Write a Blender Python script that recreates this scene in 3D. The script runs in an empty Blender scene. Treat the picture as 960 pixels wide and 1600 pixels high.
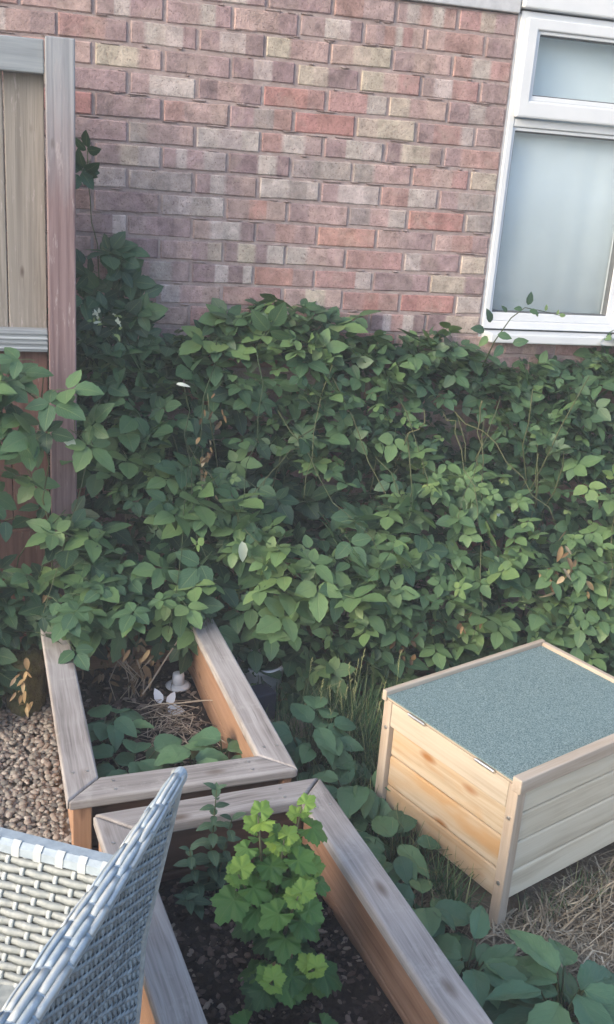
import bpy, math, random
import numpy as np
from mathutils import Vector, Matrix

SC = bpy.context.scene
COL = SC.collection
rnd = random.Random(7)
R = math.radians

# ------------------------------------------------------------------ camera
cam_d = bpy.data.cameras.new("camera")
cam = bpy.data.objects.new("camera", cam_d)
COL.objects.link(cam)
cam_d.sensor_fit = 'VERTICAL'
cam_d.sensor_height = 36.0
cam_d.lens = 36.0 * 1561.03 / 1600.0
cam_d.clip_start = 0.02
cam_d.clip_end = 2000.0
RIGHT = Vector((0.96576946, -0.24969598, 0.07029417))
UP = Vector((0.01665167, 0.33010219, 0.94379832))
FWD = Vector((0.25886691, 0.91032107, -0.32296047))
EYE = Vector((-0.642653, -3.582664, 1.732103))
m = Matrix((RIGHT, UP, -FWD)).transposed().to_4x4()
m.translation = EYE
cam.matrix_world = m
SC.camera = cam

# ------------------------------------------------------------------ sky, sun, exposure
SUN_EL, SUN_AZ = R(24), R(-112)          # azimuth from +Y towards +X: low sun from the left
world = bpy.data.worlds.new("World")
SC.world = world
world.use_nodes = True
wn = world.node_tree
sky = wn.nodes.new('ShaderNodeTexSky')
sky.sky_type = 'NISHITA'
sky.sun_disc = False
sky.sun_elevation = SUN_EL
sky.sun_rotation = SUN_AZ
sky.air_density = 1.0
sky.dust_density = 3.2
sky.ozone_density = 1.4
wn.links.new(sky.outputs[0], wn.nodes['Background'].inputs[0])
wn.nodes['Background'].inputs[1].default_value = 0.15

sun_d = bpy.data.lights.new("sun", 'SUN')
sun = bpy.data.objects.new("sun", sun_d)
COL.objects.link(sun)
sun_d.energy = 0.5
sun_d.angle = R(26)
sun_d.color = (1.0, 0.84, 0.64)
sd = Vector((math.sin(SUN_AZ) * math.cos(SUN_EL), math.cos(SUN_AZ) * math.cos(SUN_EL), math.sin(SUN_EL)))
sun.rotation_euler = sd.to_track_quat('Z', 'Y').to_euler()
sun.location = sd * 20

vs = SC.view_settings
vs.view_transform = 'Standard'
vs.look = 'None'
vs.gamma = 1.0
vs.exposure = 1.62
vs.use_curve_mapping = False
SC.cycles.max_bounces = 8
SC.cycles.transparent_max_bounces = 12
SC.cycles.use_denoising = True
SC.cycles.denoiser = 'OPENIMAGEDENOISE'
SC.cycles.denoising_prefilter = 'ACCURATE'

# ------------------------------------------------------------------ mesh helpers
class MB:
    """collects polygons (numpy friendly) and links them as one mesh object"""
    def __init__(s):
        s.v = []; s.f = []; s.a = []; s.n = 0; s.mi = []
    def add(s, verts, faces, attr=None, mi=0):
        v = np.asarray(verts, dtype=np.float32).reshape(-1, 3)
        s.v.append(v)
        off = s.n
        for f in faces:
            s.f.append([i + off for i in f]); s.mi.append(mi)
        if attr is None:
            attr = np.tile(np.array([[0.5, 0.5, 0.5, 1.0]], np.float32), (len(v), 1))
        s.a.append(np.asarray(attr, np.float32).reshape(-1, 4))
        s.n += len(v)
    def box(s, c, size, rot=None, attr=None, mi=0):
        x, y, z = [d / 2 for d in size]
        v = [(-x, -y, -z), (x, -y, -z), (x, y, -z), (-x, y, -z), (-x, -y, z), (x, -y, z), (x, y, z), (-x, y, z)]
        M = (rot or Matrix.Identity(3))
        v = [M @ Vector(p) + Vector(c) for p in v]
        s.add(v, [(0, 3, 2, 1), (4, 5, 6, 7), (0, 1, 5, 4), (1, 2, 6, 5), (2, 3, 7, 6), (3, 0, 4, 7)], attr, mi)
    def prism(s, poly, z0, z1, attr=None, mi=0):
        n = len(poly)
        v = [(p[0], p[1], z0) for p in poly] + [(p[0], p[1], z1) for p in poly]
        f = [tuple(range(n - 1, -1, -1)), tuple(range(n, 2 * n))]
        for i in range(n):
            j = (i + 1) % n
            f.append((i, j, n + j, n + i))
        s.add(v, f, attr, mi)
    def tube(s, pts, rad, sides=5, attr=None, cap=True):
        pts = [Vector(p) for p in pts]
        n = len(pts)
        if not hasattr(rad, '__len__'):
            rad = [rad] * n
        V = []; F = []
        ref = Vector((0.3, 0.2, 1)).normalized()
        for i, p in enumerate(pts):
            t = (pts[min(i + 1, n - 1)] - pts[max(i - 1, 0)]).normalized()
            a = t.cross(ref)
            if a.length < 1e-3: a = t.cross(Vector((1, 0, 0)))
            a.normalize(); b = t.cross(a)
            for k in range(sides):
                an = 2 * math.pi * k / sides
                V.append(p + (a * math.cos(an) + b * math.sin(an)) * rad[i])
        for i in range(n - 1):
            for k in range(sides):
                k2 = (k + 1) % sides
                F.append((i * sides + k, i * sides + k2, (i + 1) * sides + k2, (i + 1) * sides + k))
        if cap:
            F.append(tuple(range(sides - 1, -1, -1))); F.append(tuple(range((n - 1) * sides, n * sides)))
        at = None
        if attr is not None: at = np.tile(np.array([attr], np.float32), (len(V), 1))
        s.add(V, F, at)
    def lathe(s, prof, c, seg=20, attr=None):
        V = []; F = []
        n = len(prof)
        for (r, z) in prof:
            for k in range(seg):
                a = 2 * math.pi * k / seg
                V.append((c[0] + r * math.cos(a), c[1] + r * math.sin(a), c[2] + z))
        for i in range(n - 1):
            for k in range(seg):
                k2 = (k + 1) % seg
                F.append((i * seg + k, i * seg + k2, (i + 1) * seg + k2, (i + 1) * seg + k))
        F.append(tuple(range(seg - 1, -1, -1))); F.append(tuple(range((n - 1) * seg, n * seg)))
        s.add(V, F, attr)
    def mesh(s, name, smooth=False):
        me = bpy.data.meshes.new(name)
        V = np.concatenate(s.v) if s.v else np.zeros((0, 3), np.float32)
        me.vertices.add(len(V)); me.vertices.foreach_set('co', V.ravel())
        ln = np.array([len(f) for f in s.f], np.int32)
        li = np.fromiter((i for f in s.f for i in f), np.int32)
        me.loops.add(len(li)); me.loops.foreach_set('vertex_index', li)
        me.polygons.add(len(ln))
        st = np.zeros(len(ln), np.int32); st[1:] = np.cumsum(ln)[:-1]
        me.polygons.foreach_set('loop_start', st)
        me.polygons.foreach_set('material_index', np.array(s.mi, np.int32))
        me.update(calc_edges=True)
        ca = me.color_attributes.new('leaf', 'FLOAT_COLOR', 'POINT')
        ca.data.foreach_set('color', np.concatenate(s.a).ravel())
        me.polygons.foreach_set('use_smooth', np.full(len(ln), bool(smooth)))
        me.validate()
        return me
    def build(s, name, mat, parent=None, smooth=False, kind=None, bevel=0, loc=None):
        me = s.mesh(name, smooth)
        return link(me, name, mat, parent, kind, bevel)

def link(me, name, mat, parent=None, kind=None, bevel=0, segs=2):
    mats = mat if isinstance(mat, (list, tuple)) else [mat]
    if len(me.materials) == 0:
        for mm in mats: me.materials.append(mm)
    o = bpy.data.objects.new(name, me)
    COL.objects.link(o)
    if parent is not None:
        o.parent = parent
        if parent.type == 'EMPTY' and parent.parent is None:
            o.matrix_parent_inverse = parent.matrix_basis.inverted()
    if kind: o['kind'] = kind
    if bevel:
        b = o.modifiers.new('bevel', 'BEVEL'); b.width = bevel; b.segments = segs; b.limit_method = 'ANGLE'
    return o

def thing(name, loc, label, cat, group=None):
    o = bpy.data.objects.new(name, None); COL.objects.link(o)
    o.empty_display_size = 0.05
    o.location = loc
    tag(o, label, cat, group)
    return o

def tag(o, label, cat, group=None):
    o['label'] = label; o['category'] = cat
    if group: o['group'] = group
    return o

# ------------------------------------------------------------------ materials
def new_mat(name, rough=0.7, spec=0.3):
    mt = bpy.data.materials.new(name); mt.use_nodes = True
    nt = mt.node_tree
    b = nt.nodes['Principled BSDF']
    b.inputs['Roughness'].default_value = rough
    b.inputs['Specular IOR Level'].default_value = spec
    return mt, nt, b

def nd(nt, typ, **kw):
    n = nt.nodes.new(typ)
    for k, v in kw.items(): setattr(n, k, v)
    return n

def ramp(nt, fac, stops, interp='LINEAR'):
    r = nd(nt, 'ShaderNodeValToRGB')
    r.color_ramp.interpolation = interp
    els = r.color_ramp.elements
    while len(els) > len(stops): els.remove(els[-1])
    while len(els) < len(stops): els.new(0.5)
    for e, (p, c) in zip(els, stops):
        e.position = p; e.color = (*c, 1) if len(c) == 3 else c
    nt.links.new(fac, r.inputs[0])
    return r.outputs[0]

def noise(nt, vec, scale, detail=4, rough=0.55, dist=0.0):
    n = nd(nt, 'ShaderNodeTexNoise')
    n.inputs['Scale'].default_value = scale
    n.inputs['Detail'].default_value = detail
    n.inputs['Roughness'].default_value = rough
    n.inputs['Distortion'].default_value = dist
    if vec is not None: nt.links.new(vec, n.inputs['Vector'])
    return n.outputs['Fac']

def mix(nt, fac, a, b, blend='MIX'):
    n = nd(nt, 'ShaderNodeMix', data_type='RGBA', blend_type=blend)
    for sock, val in ((n.inputs[0], fac), (n.inputs[6], a), (n.inputs[7], b)):
        if hasattr(val, 'is_linked') or hasattr(val, 'links'): nt.links.new(val, sock)
        elif isinstance(val, (int, float)): sock.default_value = val
        else: sock.default_value = (*val, 1)
    return n.outputs[2]

def mth(nt, op, a, b=0.0, c=0.0):
    n = nd(nt, 'ShaderNodeMath', operation=op)
    for sock, val in zip(n.inputs, (a, b, c)):
        if isinstance(val, (int, float)): sock.default_value = val
        else: nt.links.new(val, sock)
    return n.outputs[0]

def bump(nt, b, h, strength=0.3, dist=0.01):
    n = nd(nt, 'ShaderNodeBump')
    n.inputs['Strength'].default_value = strength
    n.inputs['Distance'].default_value = dist
    nt.links.new(h, n.inputs['Height'])
    nt.links.new(n.outputs[0], b.inputs['Normal'])

def coords(nt, kind='Object'):
    return nd(nt, 'ShaderNodeTexCoord').outputs[kind]

def mapped(nt, vec, scale=(1, 1, 1), rot=(0, 0, 0), loc=None):
    n = nd(nt, 'ShaderNodeMapping')
    n.inputs['Scale'].default_value = scale
    n.inputs['Rotation'].default_value = rot
    nt.links.new(vec, n.inputs['Vector'])
    if loc is not None: nt.links.new(loc, n.inputs['Location'])
    return n.outputs[0]

def obj_rand_vec(nt, k=37.0):
    oi = nd(nt, 'ShaderNodeObjectInfo')
    c = nd(nt, 'ShaderNodeCombineXYZ')
    for i, f in enumerate((1.0, 1.7, 2.9)):
        nt.links.new(mth(nt, 'MULTIPLY', oi.outputs['Random'], k * f), c.inputs[i])
    return c.outputs[0], oi.outputs['Random']

def simple_mat(name, stops, scale=20, rough=0.8, spec=0.2, bmp=0.3, bd=0.004, detail=6, metal=0.0):
    mt, nt, b = new_mat(name, rough, spec)
    co = coords(nt)
    rv, rr = obj_rand_vec(nt)
    v = mapped(nt, co, loc=rv)
    n = noise(nt, v, scale, detail)
    nt.links.new(ramp(nt, n, stops), b.inputs['Base Color'])
    b.inputs['Metallic'].default_value = metal
    if bmp: bump(nt, b, noise(nt, v, scale * 4, 6), bmp, bd)
    return mt

def wood_mat(name, dark, mid, light, axis, grain=1.0, rough=0.75, stain=None, rv_amt=0.25, knot=None, silver=None, bmp=0.35):
    """timber: long streaks along axis (object coordinates), growth-ring bands and a few knots"""
    mt, nt, b = new_mat(name, rough, 0.25)
    co = coords(nt)
    rv, rr = obj_rand_vec(nt)
    v0 = mapped(nt, co, loc=rv)
    warp = nd(nt, 'ShaderNodeVectorMath', operation='ADD')
    wn_ = nd(nt, 'ShaderNodeTexNoise'); wn_.inputs['Scale'].default_value = 3.0
    nt.links.new(v0, wn_.inputs['Vector'])
    sc = nd(nt, 'ShaderNodeVectorMath', operation='SCALE'); sc.inputs['Scale'].default_value = 0.05
    nt.links.new(wn_.outputs['Color'], sc.inputs[0])
    nt.links.new(v0, warp.inputs[0]); nt.links.new(sc.outputs[0], warp.inputs[1])
    s1 = [55 * grain] * 3; s1[axis] = 1.6 * grain
    s2 = [260 * grain] * 3; s2[axis] = 5 * grain
    g1 = noise(nt, mapped(nt, warp.outputs[0], s1), 1.0, 5, 0.6, 0.4)
    g2 = noise(nt, mapped(nt, v0, s2), 1.0, 3, 0.6)
    g = mth(nt, 'ADD', mth(nt, 'MULTIPLY', g1, 0.7), mth(nt, 'MULTIPLY', g2, 0.3))
    col = ramp(nt, g, [(0.32, dark), (0.5, mid), (0.66, light)])
    big = noise(nt, v0, 6, 3)
    col = mix(nt, mth(nt, 'MULTIPLY', ramp(nt, big, [(0.35, (0, 0, 0)), (0.7, (1, 1, 1))]), 0.45), col, light)
    if stain:
        s3 = [9] * 3; s3[axis] = 2.5
        st = noise(nt, mapped(nt, warp.outputs[0], s3), 1.0, 3, 0.5, 0.8)
        col = mix(nt, ramp(nt, st, [(0.47, (0, 0, 0)), (0.66, (0.85, 0.85, 0.85))]), col, stain)
    if silver:
        st2 = noise(nt, v0, 14, 5, 0.7)
        col = mix(nt, ramp(nt, st2, [(0.55, (0, 0, 0)), (0.75, (0.7, 0.7, 0.7))]), col, silver)
    if knot:
        vo = nd(nt, 'ShaderNodeTexVoronoi'); vo.inputs['Scale'].default_value = 1.0
        s4 = [11] * 3; s4[axis] = 4.5
        nt.links.new(mapped(nt, v0, s4), vo.inputs['Vector'])
        kf = ramp(nt, vo.outputs['Distance'], [(0.06, (1, 1, 1)), (0.17, (0, 0, 0))])
        col = mix(nt, mth(nt, 'MULTIPLY', kf, 0.95), col, knot)
    hv = nd(nt, 'ShaderNodeHueSaturation')
    nt.links.new(mth(nt, 'ADD', mth(nt, 'MULTIPLY', rr, rv_amt * 2), 1 - rv_amt), hv.inputs['Value'])
    nt.links.new(col, hv.inputs['Color'])
    nt.links.new(hv.outputs[0], b.inputs['Base Color'])
    bump(nt, b, g, bmp, 0.003)
    return mt

def leaf_mat(name, cols, gloss=0.42, trans=0.16, vein=(0.16, 0.22, 0.10), spec=0.35, vein_amt=0.6):
    """attribute 'leaf': R tint, G along the blade, B across (0.5 = midrib)"""
    mt, nt, b = new_mat(name, gloss, spec)
    at = nd(nt, 'ShaderNodeAttribute', attribute_name='leaf')
    sp = nd(nt, 'ShaderNodeSeparateColor'); nt.links.new(at.outputs['Color'], sp.inputs[0])
    t, u, v = sp.outputs[0], sp.outputs[1], sp.outputs[2]
    co = coords(nt, 'Object')
    n = noise(nt, co, 40, 4)
    f = mth(nt, 'ADD', t, mth(nt, 'MULTIPLY', mth(nt, 'SUBTRACT', n, 0.5), 0.22))
    k = len(cols)
    col = ramp(nt, f, [(i / (k - 1), c) for i, c in enumerate(cols)])
    av = mth(nt, 'ABSOLUTE', mth(nt, 'SUBTRACT', v, 0.5))
    mid = ramp(nt, av, [(0.0, (1, 1, 1)), (0.045, (0, 0, 0))])
    ph = mth(nt, 'SUBTRACT', mth(nt, 'MULTIPLY', u, 8.0), mth(nt, 'MULTIPLY', av, 7.0))
    tri = mth(nt, 'ABSOLUTE', mth(nt, 'SUBTRACT', mth(nt, 'FRACT', ph), 0.5))
    side = ramp(nt, tri, [(0.38, (0, 0, 0)), (0.5, (0.55, 0.55, 0.55))])
    vv = mth(nt, 'MAXIMUM', mid, side)
    col = mix(nt, mth(nt, 'MULTIPLY', vv, vein_amt), col, vein)
    nt.links.new(col, b.inputs['Base Color'])
    bump(nt, b, mth(nt, 'ADD', mth(nt, 'MULTIPLY', vv, -0.8), mth(nt, 'MULTIPLY', noise(nt, co, 160, 3), 0.4)), 0.35, 0.002)
    tr = nd(nt, 'ShaderNodeBsdfTranslucent')
    nt.links.new(mix(nt, 0.5, col, (0.12, 0.20, 0.03)), tr.inputs[0])
    ms = nd(nt, 'ShaderNodeMixShader'); ms.inputs[0].default_value = trans
    out = nt.nodes['Material Output']
    nt.links.new(b.outputs[0], ms.inputs[1]); nt.links.new(tr.outputs[0], ms.inputs[2])
    nt.links.new(ms.outputs[0], out.inputs[0])
    return mt

def attr_mat(name, cols, rough=0.8, spec=0.2, scale=60, amt=0.3, bmp=0.3):
    mt, nt, b = new_mat(name, rough, spec)
    at = nd(nt, 'ShaderNodeAttribute', attribute_name='leaf')
    sp = nd(nt, 'ShaderNodeSeparateColor'); nt.links.new(at.outputs['Color'], sp.inputs[0])
    co = coords(nt)
    n = noise(nt, co, scale, 5)
    f = mth(nt, 'ADD', sp.outputs[0], mth(nt, 'MULTIPLY', mth(nt, 'SUBTRACT', n, 0.5), amt))
    k = len(cols)
    nt.links.new(ramp(nt, f, [(i / (k - 1), c) for i, c in enumerate(cols)]), b.inputs['Base Color'])
    if bmp: bump(nt, b, n, bmp, 0.003)
    return mt

M = {}
M['bramble'] = leaf_mat('bramble_leaf', [(0.017, 0.045, 0.032), (0.034, 0.081, 0.049), (0.060, 0.128, 0.066), (0.12, 0.21, 0.085), (0.25, 0.33, 0.12)])
M['comfrey'] = leaf_mat('broad_leaf', [(0.052, 0.120, 0.070), (0.088, 0.182, 0.098), (0.15, 0.26, 0.12)], gloss=0.5, vein=(0.12, 0.2, 0.11), vein_amt=0.35)
M['currant'] = leaf_mat('currant_leaf', [(0.026, 0.080, 0.033), (0.052, 0.14, 0.042), (0.115, 0.24, 0.05), (0.27, 0.41, 0.075)], gloss=0.5, trans=0.3, vein=(0.22, 0.32, 0.1), vein_amt=0.3)
M['mint'] = leaf_mat('mint_leaf', [(0.035, 0.075, 0.05), (0.07, 0.13, 0.08)], gloss=0.6)
M['deadleaf'] = attr_mat('dead_leaf', [(0.065, 0.042, 0.028), (0.17, 0.11, 0.06), (0.34, 0.245, 0.13), (0.50, 0.45, 0.34)], 0.85)
M['paleleaf'] = attr_mat('pale_leaf', [(0.42, 0.48, 0.34), (0.62, 0.66, 0.56)], 0.6)
M['cane'] = attr_mat('cane_bark', [(0.035, 0.06, 0.028), (0.09, 0.10, 0.05), (0.20, 0.17, 0.10)], 0.6)
M['grass'] = attr_mat('grass_blade', [(0.035, 0.085, 0.035), (0.085, 0.16, 0.06), (0.30, 0.30, 0.15)], 0.6)
M['straw'] = attr_mat('straw', [(0.16, 0.125, 0.085), (0.32, 0.26, 0.18), (0.50, 0.43, 0.32)], 0.8)
M['twig'] = attr_mat('dry_twig', [(0.10, 0.075, 0.055), (0.30, 0.24, 0.18), (0.5, 0.43, 0.34)], 0.8)
M['pebble'] = attr_mat('pebble', [(0.10, 0.10, 0.10), (0.20, 0.188, 0.17), (0.28, 0.26, 0.23), (0.235, 0.195, 0.17), (0.38, 0.355, 0.325)], 0.7, 0.3, 90, 0.25)
M['chip'] = attr_mat('bark_chip', [(0.022, 0.016, 0.015), (0.065, 0.045, 0.04), (0.14, 0.10, 0.085), (0.28, 0.23, 0.19)], 0.85, 0.2, 80, 0.3)
M['soil'] = simple_mat('soil', [(0.3, (0.014, 0.010, 0.009)), (0.6, (0.04, 0.028, 0.024)), (0.8, (0.08, 0.06, 0.05))], 45, 0.9, 0.15, 0.9, 0.012)
M['ground'] = simple_mat('ground', [(0.3, (0.085, 0.068, 0.05)), (0.5, (0.19, 0.15, 0.11)), (0.7, (0.30, 0.245, 0.18))], 9, 0.95, 0.1, 0.8, 0.01)
M['cap'] = [wood_mat('weathered_cap_wood', (0.115, 0.102, 0.096), (0.285, 0.262, 0.25), (0.42, 0.40, 0.39), ax, 1.0, 0.75, rv_amt=0.12, knot=(0.14, 0.11, 0.09), silver=(0.46, 0.44, 0.42)) for ax in (0, 1)]
M['side'] = [wood_mat('brown_stained_wood', (0.17, 0.090, 0.055), (0.31, 0.18, 0.115), (0.40, 0.25, 0.17), ax, 0.8, 0.6, rv_amt=0.12, knot=(0.07, 0.03, 0.018), stain=(0.36, 0.22, 0.14)) for ax in (0, 1, 2)]
M['darkside'] = [wood_mat('dark_brown_wood', (0.05, 0.03, 0.025), (0.095, 0.055, 0.042), (0.15, 0.09, 0.07), ax, 0.8, 0.7) for ax in (0, 1, 2)]
M['pine'] = [wood_mat('pale_pine', (0.42, 0.35, 0.25), (0.60, 0.535, 0.41), (0.67, 0.61, 0.49), ax, 0.6, 0.6, rv_amt=0.05, knot=(0.30, 0.19, 0.10), bmp=0.12) for ax in (0, 1, 2)]
M['pinewarm'] = [wood_mat('honey_pine', (0.36, 0.255, 0.155), (0.49, 0.40, 0.285), (0.56, 0.475, 0.365), ax, 0.6, 0.5, rv_amt=0.05, knot=(0.30, 0.13, 0.04), stain=(0.47, 0.28, 0.125), bmp=0.12) for ax in (0, 1, 2)]
M['pinerail'] = wood_mat('pine_rail', (0.34, 0.275, 0.20), (0.45, 0.385, 0.30), (0.52, 0.46, 0.37), 1, 0.6, 0.6, rv_amt=0.05, knot=(0.28, 0.19, 0.11), bmp=0.12)
M['pinegrey'] = [wood_mat('greyed_pine', (0.30, 0.23, 0.17), (0.43, 0.35, 0.27), (0.52, 0.45, 0.37), ax, 0.6, 0.65, rv_amt=0.07, bmp=0.15) for ax in (0, 1, 2)]
M['metal'] = simple_mat('steel', [(0.3, (0.5, 0.5, 0.5)), (0.7, (0.75, 0.74, 0.72))], 30, 0.35, 0.5, 0.0, metal=0.9)
M['white'] = simple_mat('white_upvc', [(0.3, (0.60, 0.635, 0.67)), (0.7, (0.66, 0.69, 0.72))], 8, 0.35, 0.4, 0.03)
M['seal'] = simple_mat('sealant', [(0.3, (0.40, 0.42, 0.45)), (0.7, (0.52, 0.54, 0.57))], 30, 0.7, 0.2, 0.2)
M['gasket'] = simple_mat('gasket', [(0.3, (0.10, 0.11, 0.12)), (0.7, (0.15, 0.16, 0.17))], 30, 0.6, 0.2, 0.0)
M['plastic'] = simple_mat('white_plastic', [(0.3, (0.60, 0.63, 0.67)), (0.7, (0.70, 0.73, 0.76))], 25, 0.4, 0.4, 0.05)
M['darkplastic'] = simple_mat('dark_plastic', [(0.3, (0.025, 0.03, 0.05)), (0.7, (0.04, 0.045, 0.07))], 25, 0.5, 0.4, 0.05)
M['curtain'] = simple_mat('net_curtain', [(0.3, (0.60, 0.68, 0.71)), (0.7, (0.65, 0.73, 0.76))], 6, 0.9, 0.1, 0.05)
M['log'] = simple_mat('mossy_log', [(0.3, (0.05, 0.05, 0.03)), (0.55, (0.10, 0.105, 0.045)), (0.75, (0.19, 0.16, 0.11))], 22, 0.9, 0.1, 0.9, 0.012)

# felt
mt, nt, b = new_mat('green_mineral_felt', 0.9, 0.15)
co = coords(nt)
n1 = noise(nt, co, 330, 2, 0.7); n2 = noise(nt, co, 5, 3)
c = ramp(nt, n1, [(0.36, (0.085, 0.130, 0.132)), (0.5, (0.165, 0.235, 0.235)), (0.64, (0.32, 0.40, 0.39))])
c = mix(nt, mth(nt, 'MULTIPLY', n2, 0.35), c, (0.16, 0.245, 0.26))
nt.links.new(c, b.inputs['Base Color']); bump(nt, b, n1, 0.6, 0.003)
M['felt'] = mt

# rattan
mt, nt, b = new_mat('grey_rattan', 0.5, 0.35)
rv, rr = obj_rand_vec(nt)
co = mapped(nt, coords(nt), loc=rv)
n1 = noise(nt, co, 70, 4)
c = ramp(nt, n1, [(0.3, (0.24, 0.265, 0.265)), (0.5, (0.32, 0.345, 0.34)), (0.7, (0.42, 0.44, 0.425))])
c = mix(nt, mth(nt, 'MULTIPLY', rr, 0.4), c, (0.25, 0.28, 0.28))
nt.links.new(c, b.inputs['Base Color']); bump(nt, b, noise(nt, co, 300, 3), 0.15, 0.002)
M['rattan'] = mt
mt, nt, b = new_mat('shaded_rattan', 0.4, 0.45)  # rattan again, with the shade of the outer back put into its colour
rv, rr = obj_rand_vec(nt)
n1 = noise(nt, mapped(nt, coords(nt), loc=rv), 60, 4)
c = ramp(nt, n1, [(0.3, (0.15, 0.185, 0.21)), (0.7, (0.24, 0.285, 0.31))])
hv = nd(nt, 'ShaderNodeHueSaturation'); nt.links.new(c, hv.inputs['Color'])
nt.links.new(mth(nt, 'ADD', mth(nt, 'MULTIPLY', rr, 0.7), 0.65), hv.inputs['Value'])
nt.links.new(hv.outputs[0], b.inputs['Base Color'])
M['rattanshade'] = mt
M['rattanlight'] = simple_mat('pale_rattan', [(0.3, (0.38, 0.42, 0.43)), (0.7, (0.48, 0.52, 0.53))], 40, 0.45, 0.4, 0.1)
M['rattanrim'] = simple_mat('rim_rattan', [(0.3, (0.28, 0.34, 0.39)), (0.7, (0.38, 0.45, 0.50))], 60, 0.45, 0.4, 0.2)

# mortar
mt, nt, b = new_mat('mortar', 0.95, 0.1)
co = coords(nt)
n1 = noise(nt, co, 30, 6, 0.65); n2 = noise(nt, co, 3, 3)
c = ramp(nt, n1, [(0.3, (0.26, 0.205, 0.20)), (0.55, (0.37, 0.305, 0.295)), (0.75, (0.46, 0.415, 0.405))])
c = mix(nt, mth(nt, 'MULTIPLY', n2, 0.5), c, (0.34, 0.265, 0.255))
nt.links.new(c, b.inputs['Base Color']); bump(nt, b, noise(nt, co, 120, 6, 0.7), 0.8, 0.006)
M['mortar'] = mt

# brick: colour attribute gives the kiln bands of each brick, noise gives grain, pits and blotches
mt, nt, b = new_mat('fletton_brick', 0.9, 0.15)
co = coords(nt)
rv, rr = obj_rand_vec(nt)
v = mapped(nt, co, loc=rv)
at = nd(nt, 'ShaderNodeAttribute', attribute_name='leaf')
n1 = noise(nt, v, 24, 6, 0.7); n2 = noise(nt, v, 150, 4, 0.7)
col = at.outputs['Color']
sp_ = nd(nt, 'ShaderNodeHueSaturation'); nt.links.new(col, sp_.inputs['Color'])
nt.links.new(mth(nt, 'ADD', mth(nt, 'MULTIPLY', n1, 1.9), 0.06), sp_.inputs['Value'])
col = sp_.outputs[0]
col = mix(nt, ramp(nt, noise(nt, v, 13, 4, 0.6, 0.6), [(0.5, (0, 0, 0)), (0.72, (0.5, 0.5, 0.5))]), col, (0.42, 0.335, 0.30))
col = mix(nt, ramp(nt, n2, [(0.30, (0.8, 0.8, 0.8)), (0.44, (0, 0, 0))]), col, (0.13, 0.085, 0.08))
nt.links.new(col, b.inputs['Base Color'])
bump(nt, b, mth(nt, 'ADD', mth(nt, 'MULTIPLY', n2, 0.8), n1), 0.8, 0.006)
M['brick'] = mt

# window glass
mt, nt, b = new_mat('window_glass', 0.02, 0.5)
out = nt.nodes['Material Output']
tr = nd(nt, 'ShaderNodeBsdfTransparent'); tr.inputs[0].default_value = (0.98, 0.995, 1.0, 1)
gl = nd(nt, 'ShaderNodeBsdfGlossy'); gl.inputs['Roughness'].default_value = 0.02
lw = nd(nt, 'ShaderNodeLayerWeight'); lw.inputs[0].default_value = 0.5
mx = nd(nt, 'ShaderNodeMixShader')
nt.links.new(mth(nt, 'ADD', mth(nt, 'MULTIPLY', mth(nt, 'POWER', lw.outputs['Facing'], 5.0), 0.8), 0.075), mx.inputs[0])
nt.links.new(tr.outputs[0], mx.inputs[1]); nt.links.new(gl.outputs[0], mx.inputs[2])
nt.links.new(mx.outputs[0], out.inputs[0])
M['glass'] = mt

# fence timber: grey and bleached at the top, red-brown paint worn off lower down
def post_mat(name, axis_cols, split, soft):
    mt, nt, b = new_mat(name, 0.8, 0.2)
    co = coords(nt)
    sx = nd(nt, 'ShaderNodeSeparateXYZ'); nt.links.new(co, sx.inputs[0])
    g = noise(nt, mapped(nt, co, (70, 70, 2.2)), 1.0, 5, 0.6, 0.5)
    hgt = mth(nt, 'ADD', sx.outputs[2], mth(nt, 'MULTIPLY', mth(nt, 'SUBTRACT', noise(nt, mapped(nt, co, (20, 20, 3)), 1.0, 4), 0.5), 0.5))
    f = ramp(nt, mth(nt, 'DIVIDE', mth(nt, 'SUBTRACT', hgt, split - soft), 2 * soft), [(0.0, (0, 0, 0)), (1.0, (1, 1, 1))])
    lo = ramp(nt, g, [(0.3, axis_cols[0]), (0.65, axis_cols[1])])
    hi = ramp(nt, g, [(0.3, axis_cols[2]), (0.65, axis_cols[3])])
    c = mix(nt, f, lo, hi)
    fl = noise(nt, mapped(nt, co, (60, 60, 9)), 1.0, 5, 0.7)
    c = mix(nt, ramp(nt, fl, [(0.60, (0, 0, 0)), (0.68, (0.55, 0.55, 0.55))]), c, (0.42, 0.38, 0.38))
    vo = nd(nt, 'ShaderNodeTexVoronoi'); vo.inputs['Scale'].default_value = 1.0
    nt.links.new(mapped(nt, co, (14, 14, 5)), vo.inputs['Vector'])
    c = mix(nt, ramp(nt, vo.outputs['Distance'], [(0.04, (0.8, 0.8, 0.8)), (0.12, (0, 0, 0))]), c, (0.07, 0.05, 0.045))
    nt.links.new(c, b.inputs['Base Color']); bump(nt, b, g, 0.4, 0.004)
    return mt
M['post'] = post_mat('weathered_post', [(0.14, 0.095, 0.10), (0.25, 0.185, 0.19), (0.22, 0.235, 0.26), (0.34, 0.355, 0.38)], 1.80, 0.2)
M['board'] = post_mat('fence_board', [(0.165, 0.152, 0.137), (0.285, 0.265, 0.24), (0.155, 0.16, 0.17), (0.25, 0.255, 0.265)], 1.6, 0.3)
M['redboard'] = post_mat('red_fence_board', [(0.10, 0.058, 0.052), (0.18, 0.105, 0.092), (0.17, 0.10, 0.09), (0.25, 0.16, 0.14)], 1.1, 0.2)
M['rail'] = wood_mat('grey_rail', (0.20, 0.225, 0.25), (0.28, 0.315, 0.345), (0.35, 0.385, 0.415), 0, 0.8)

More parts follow.
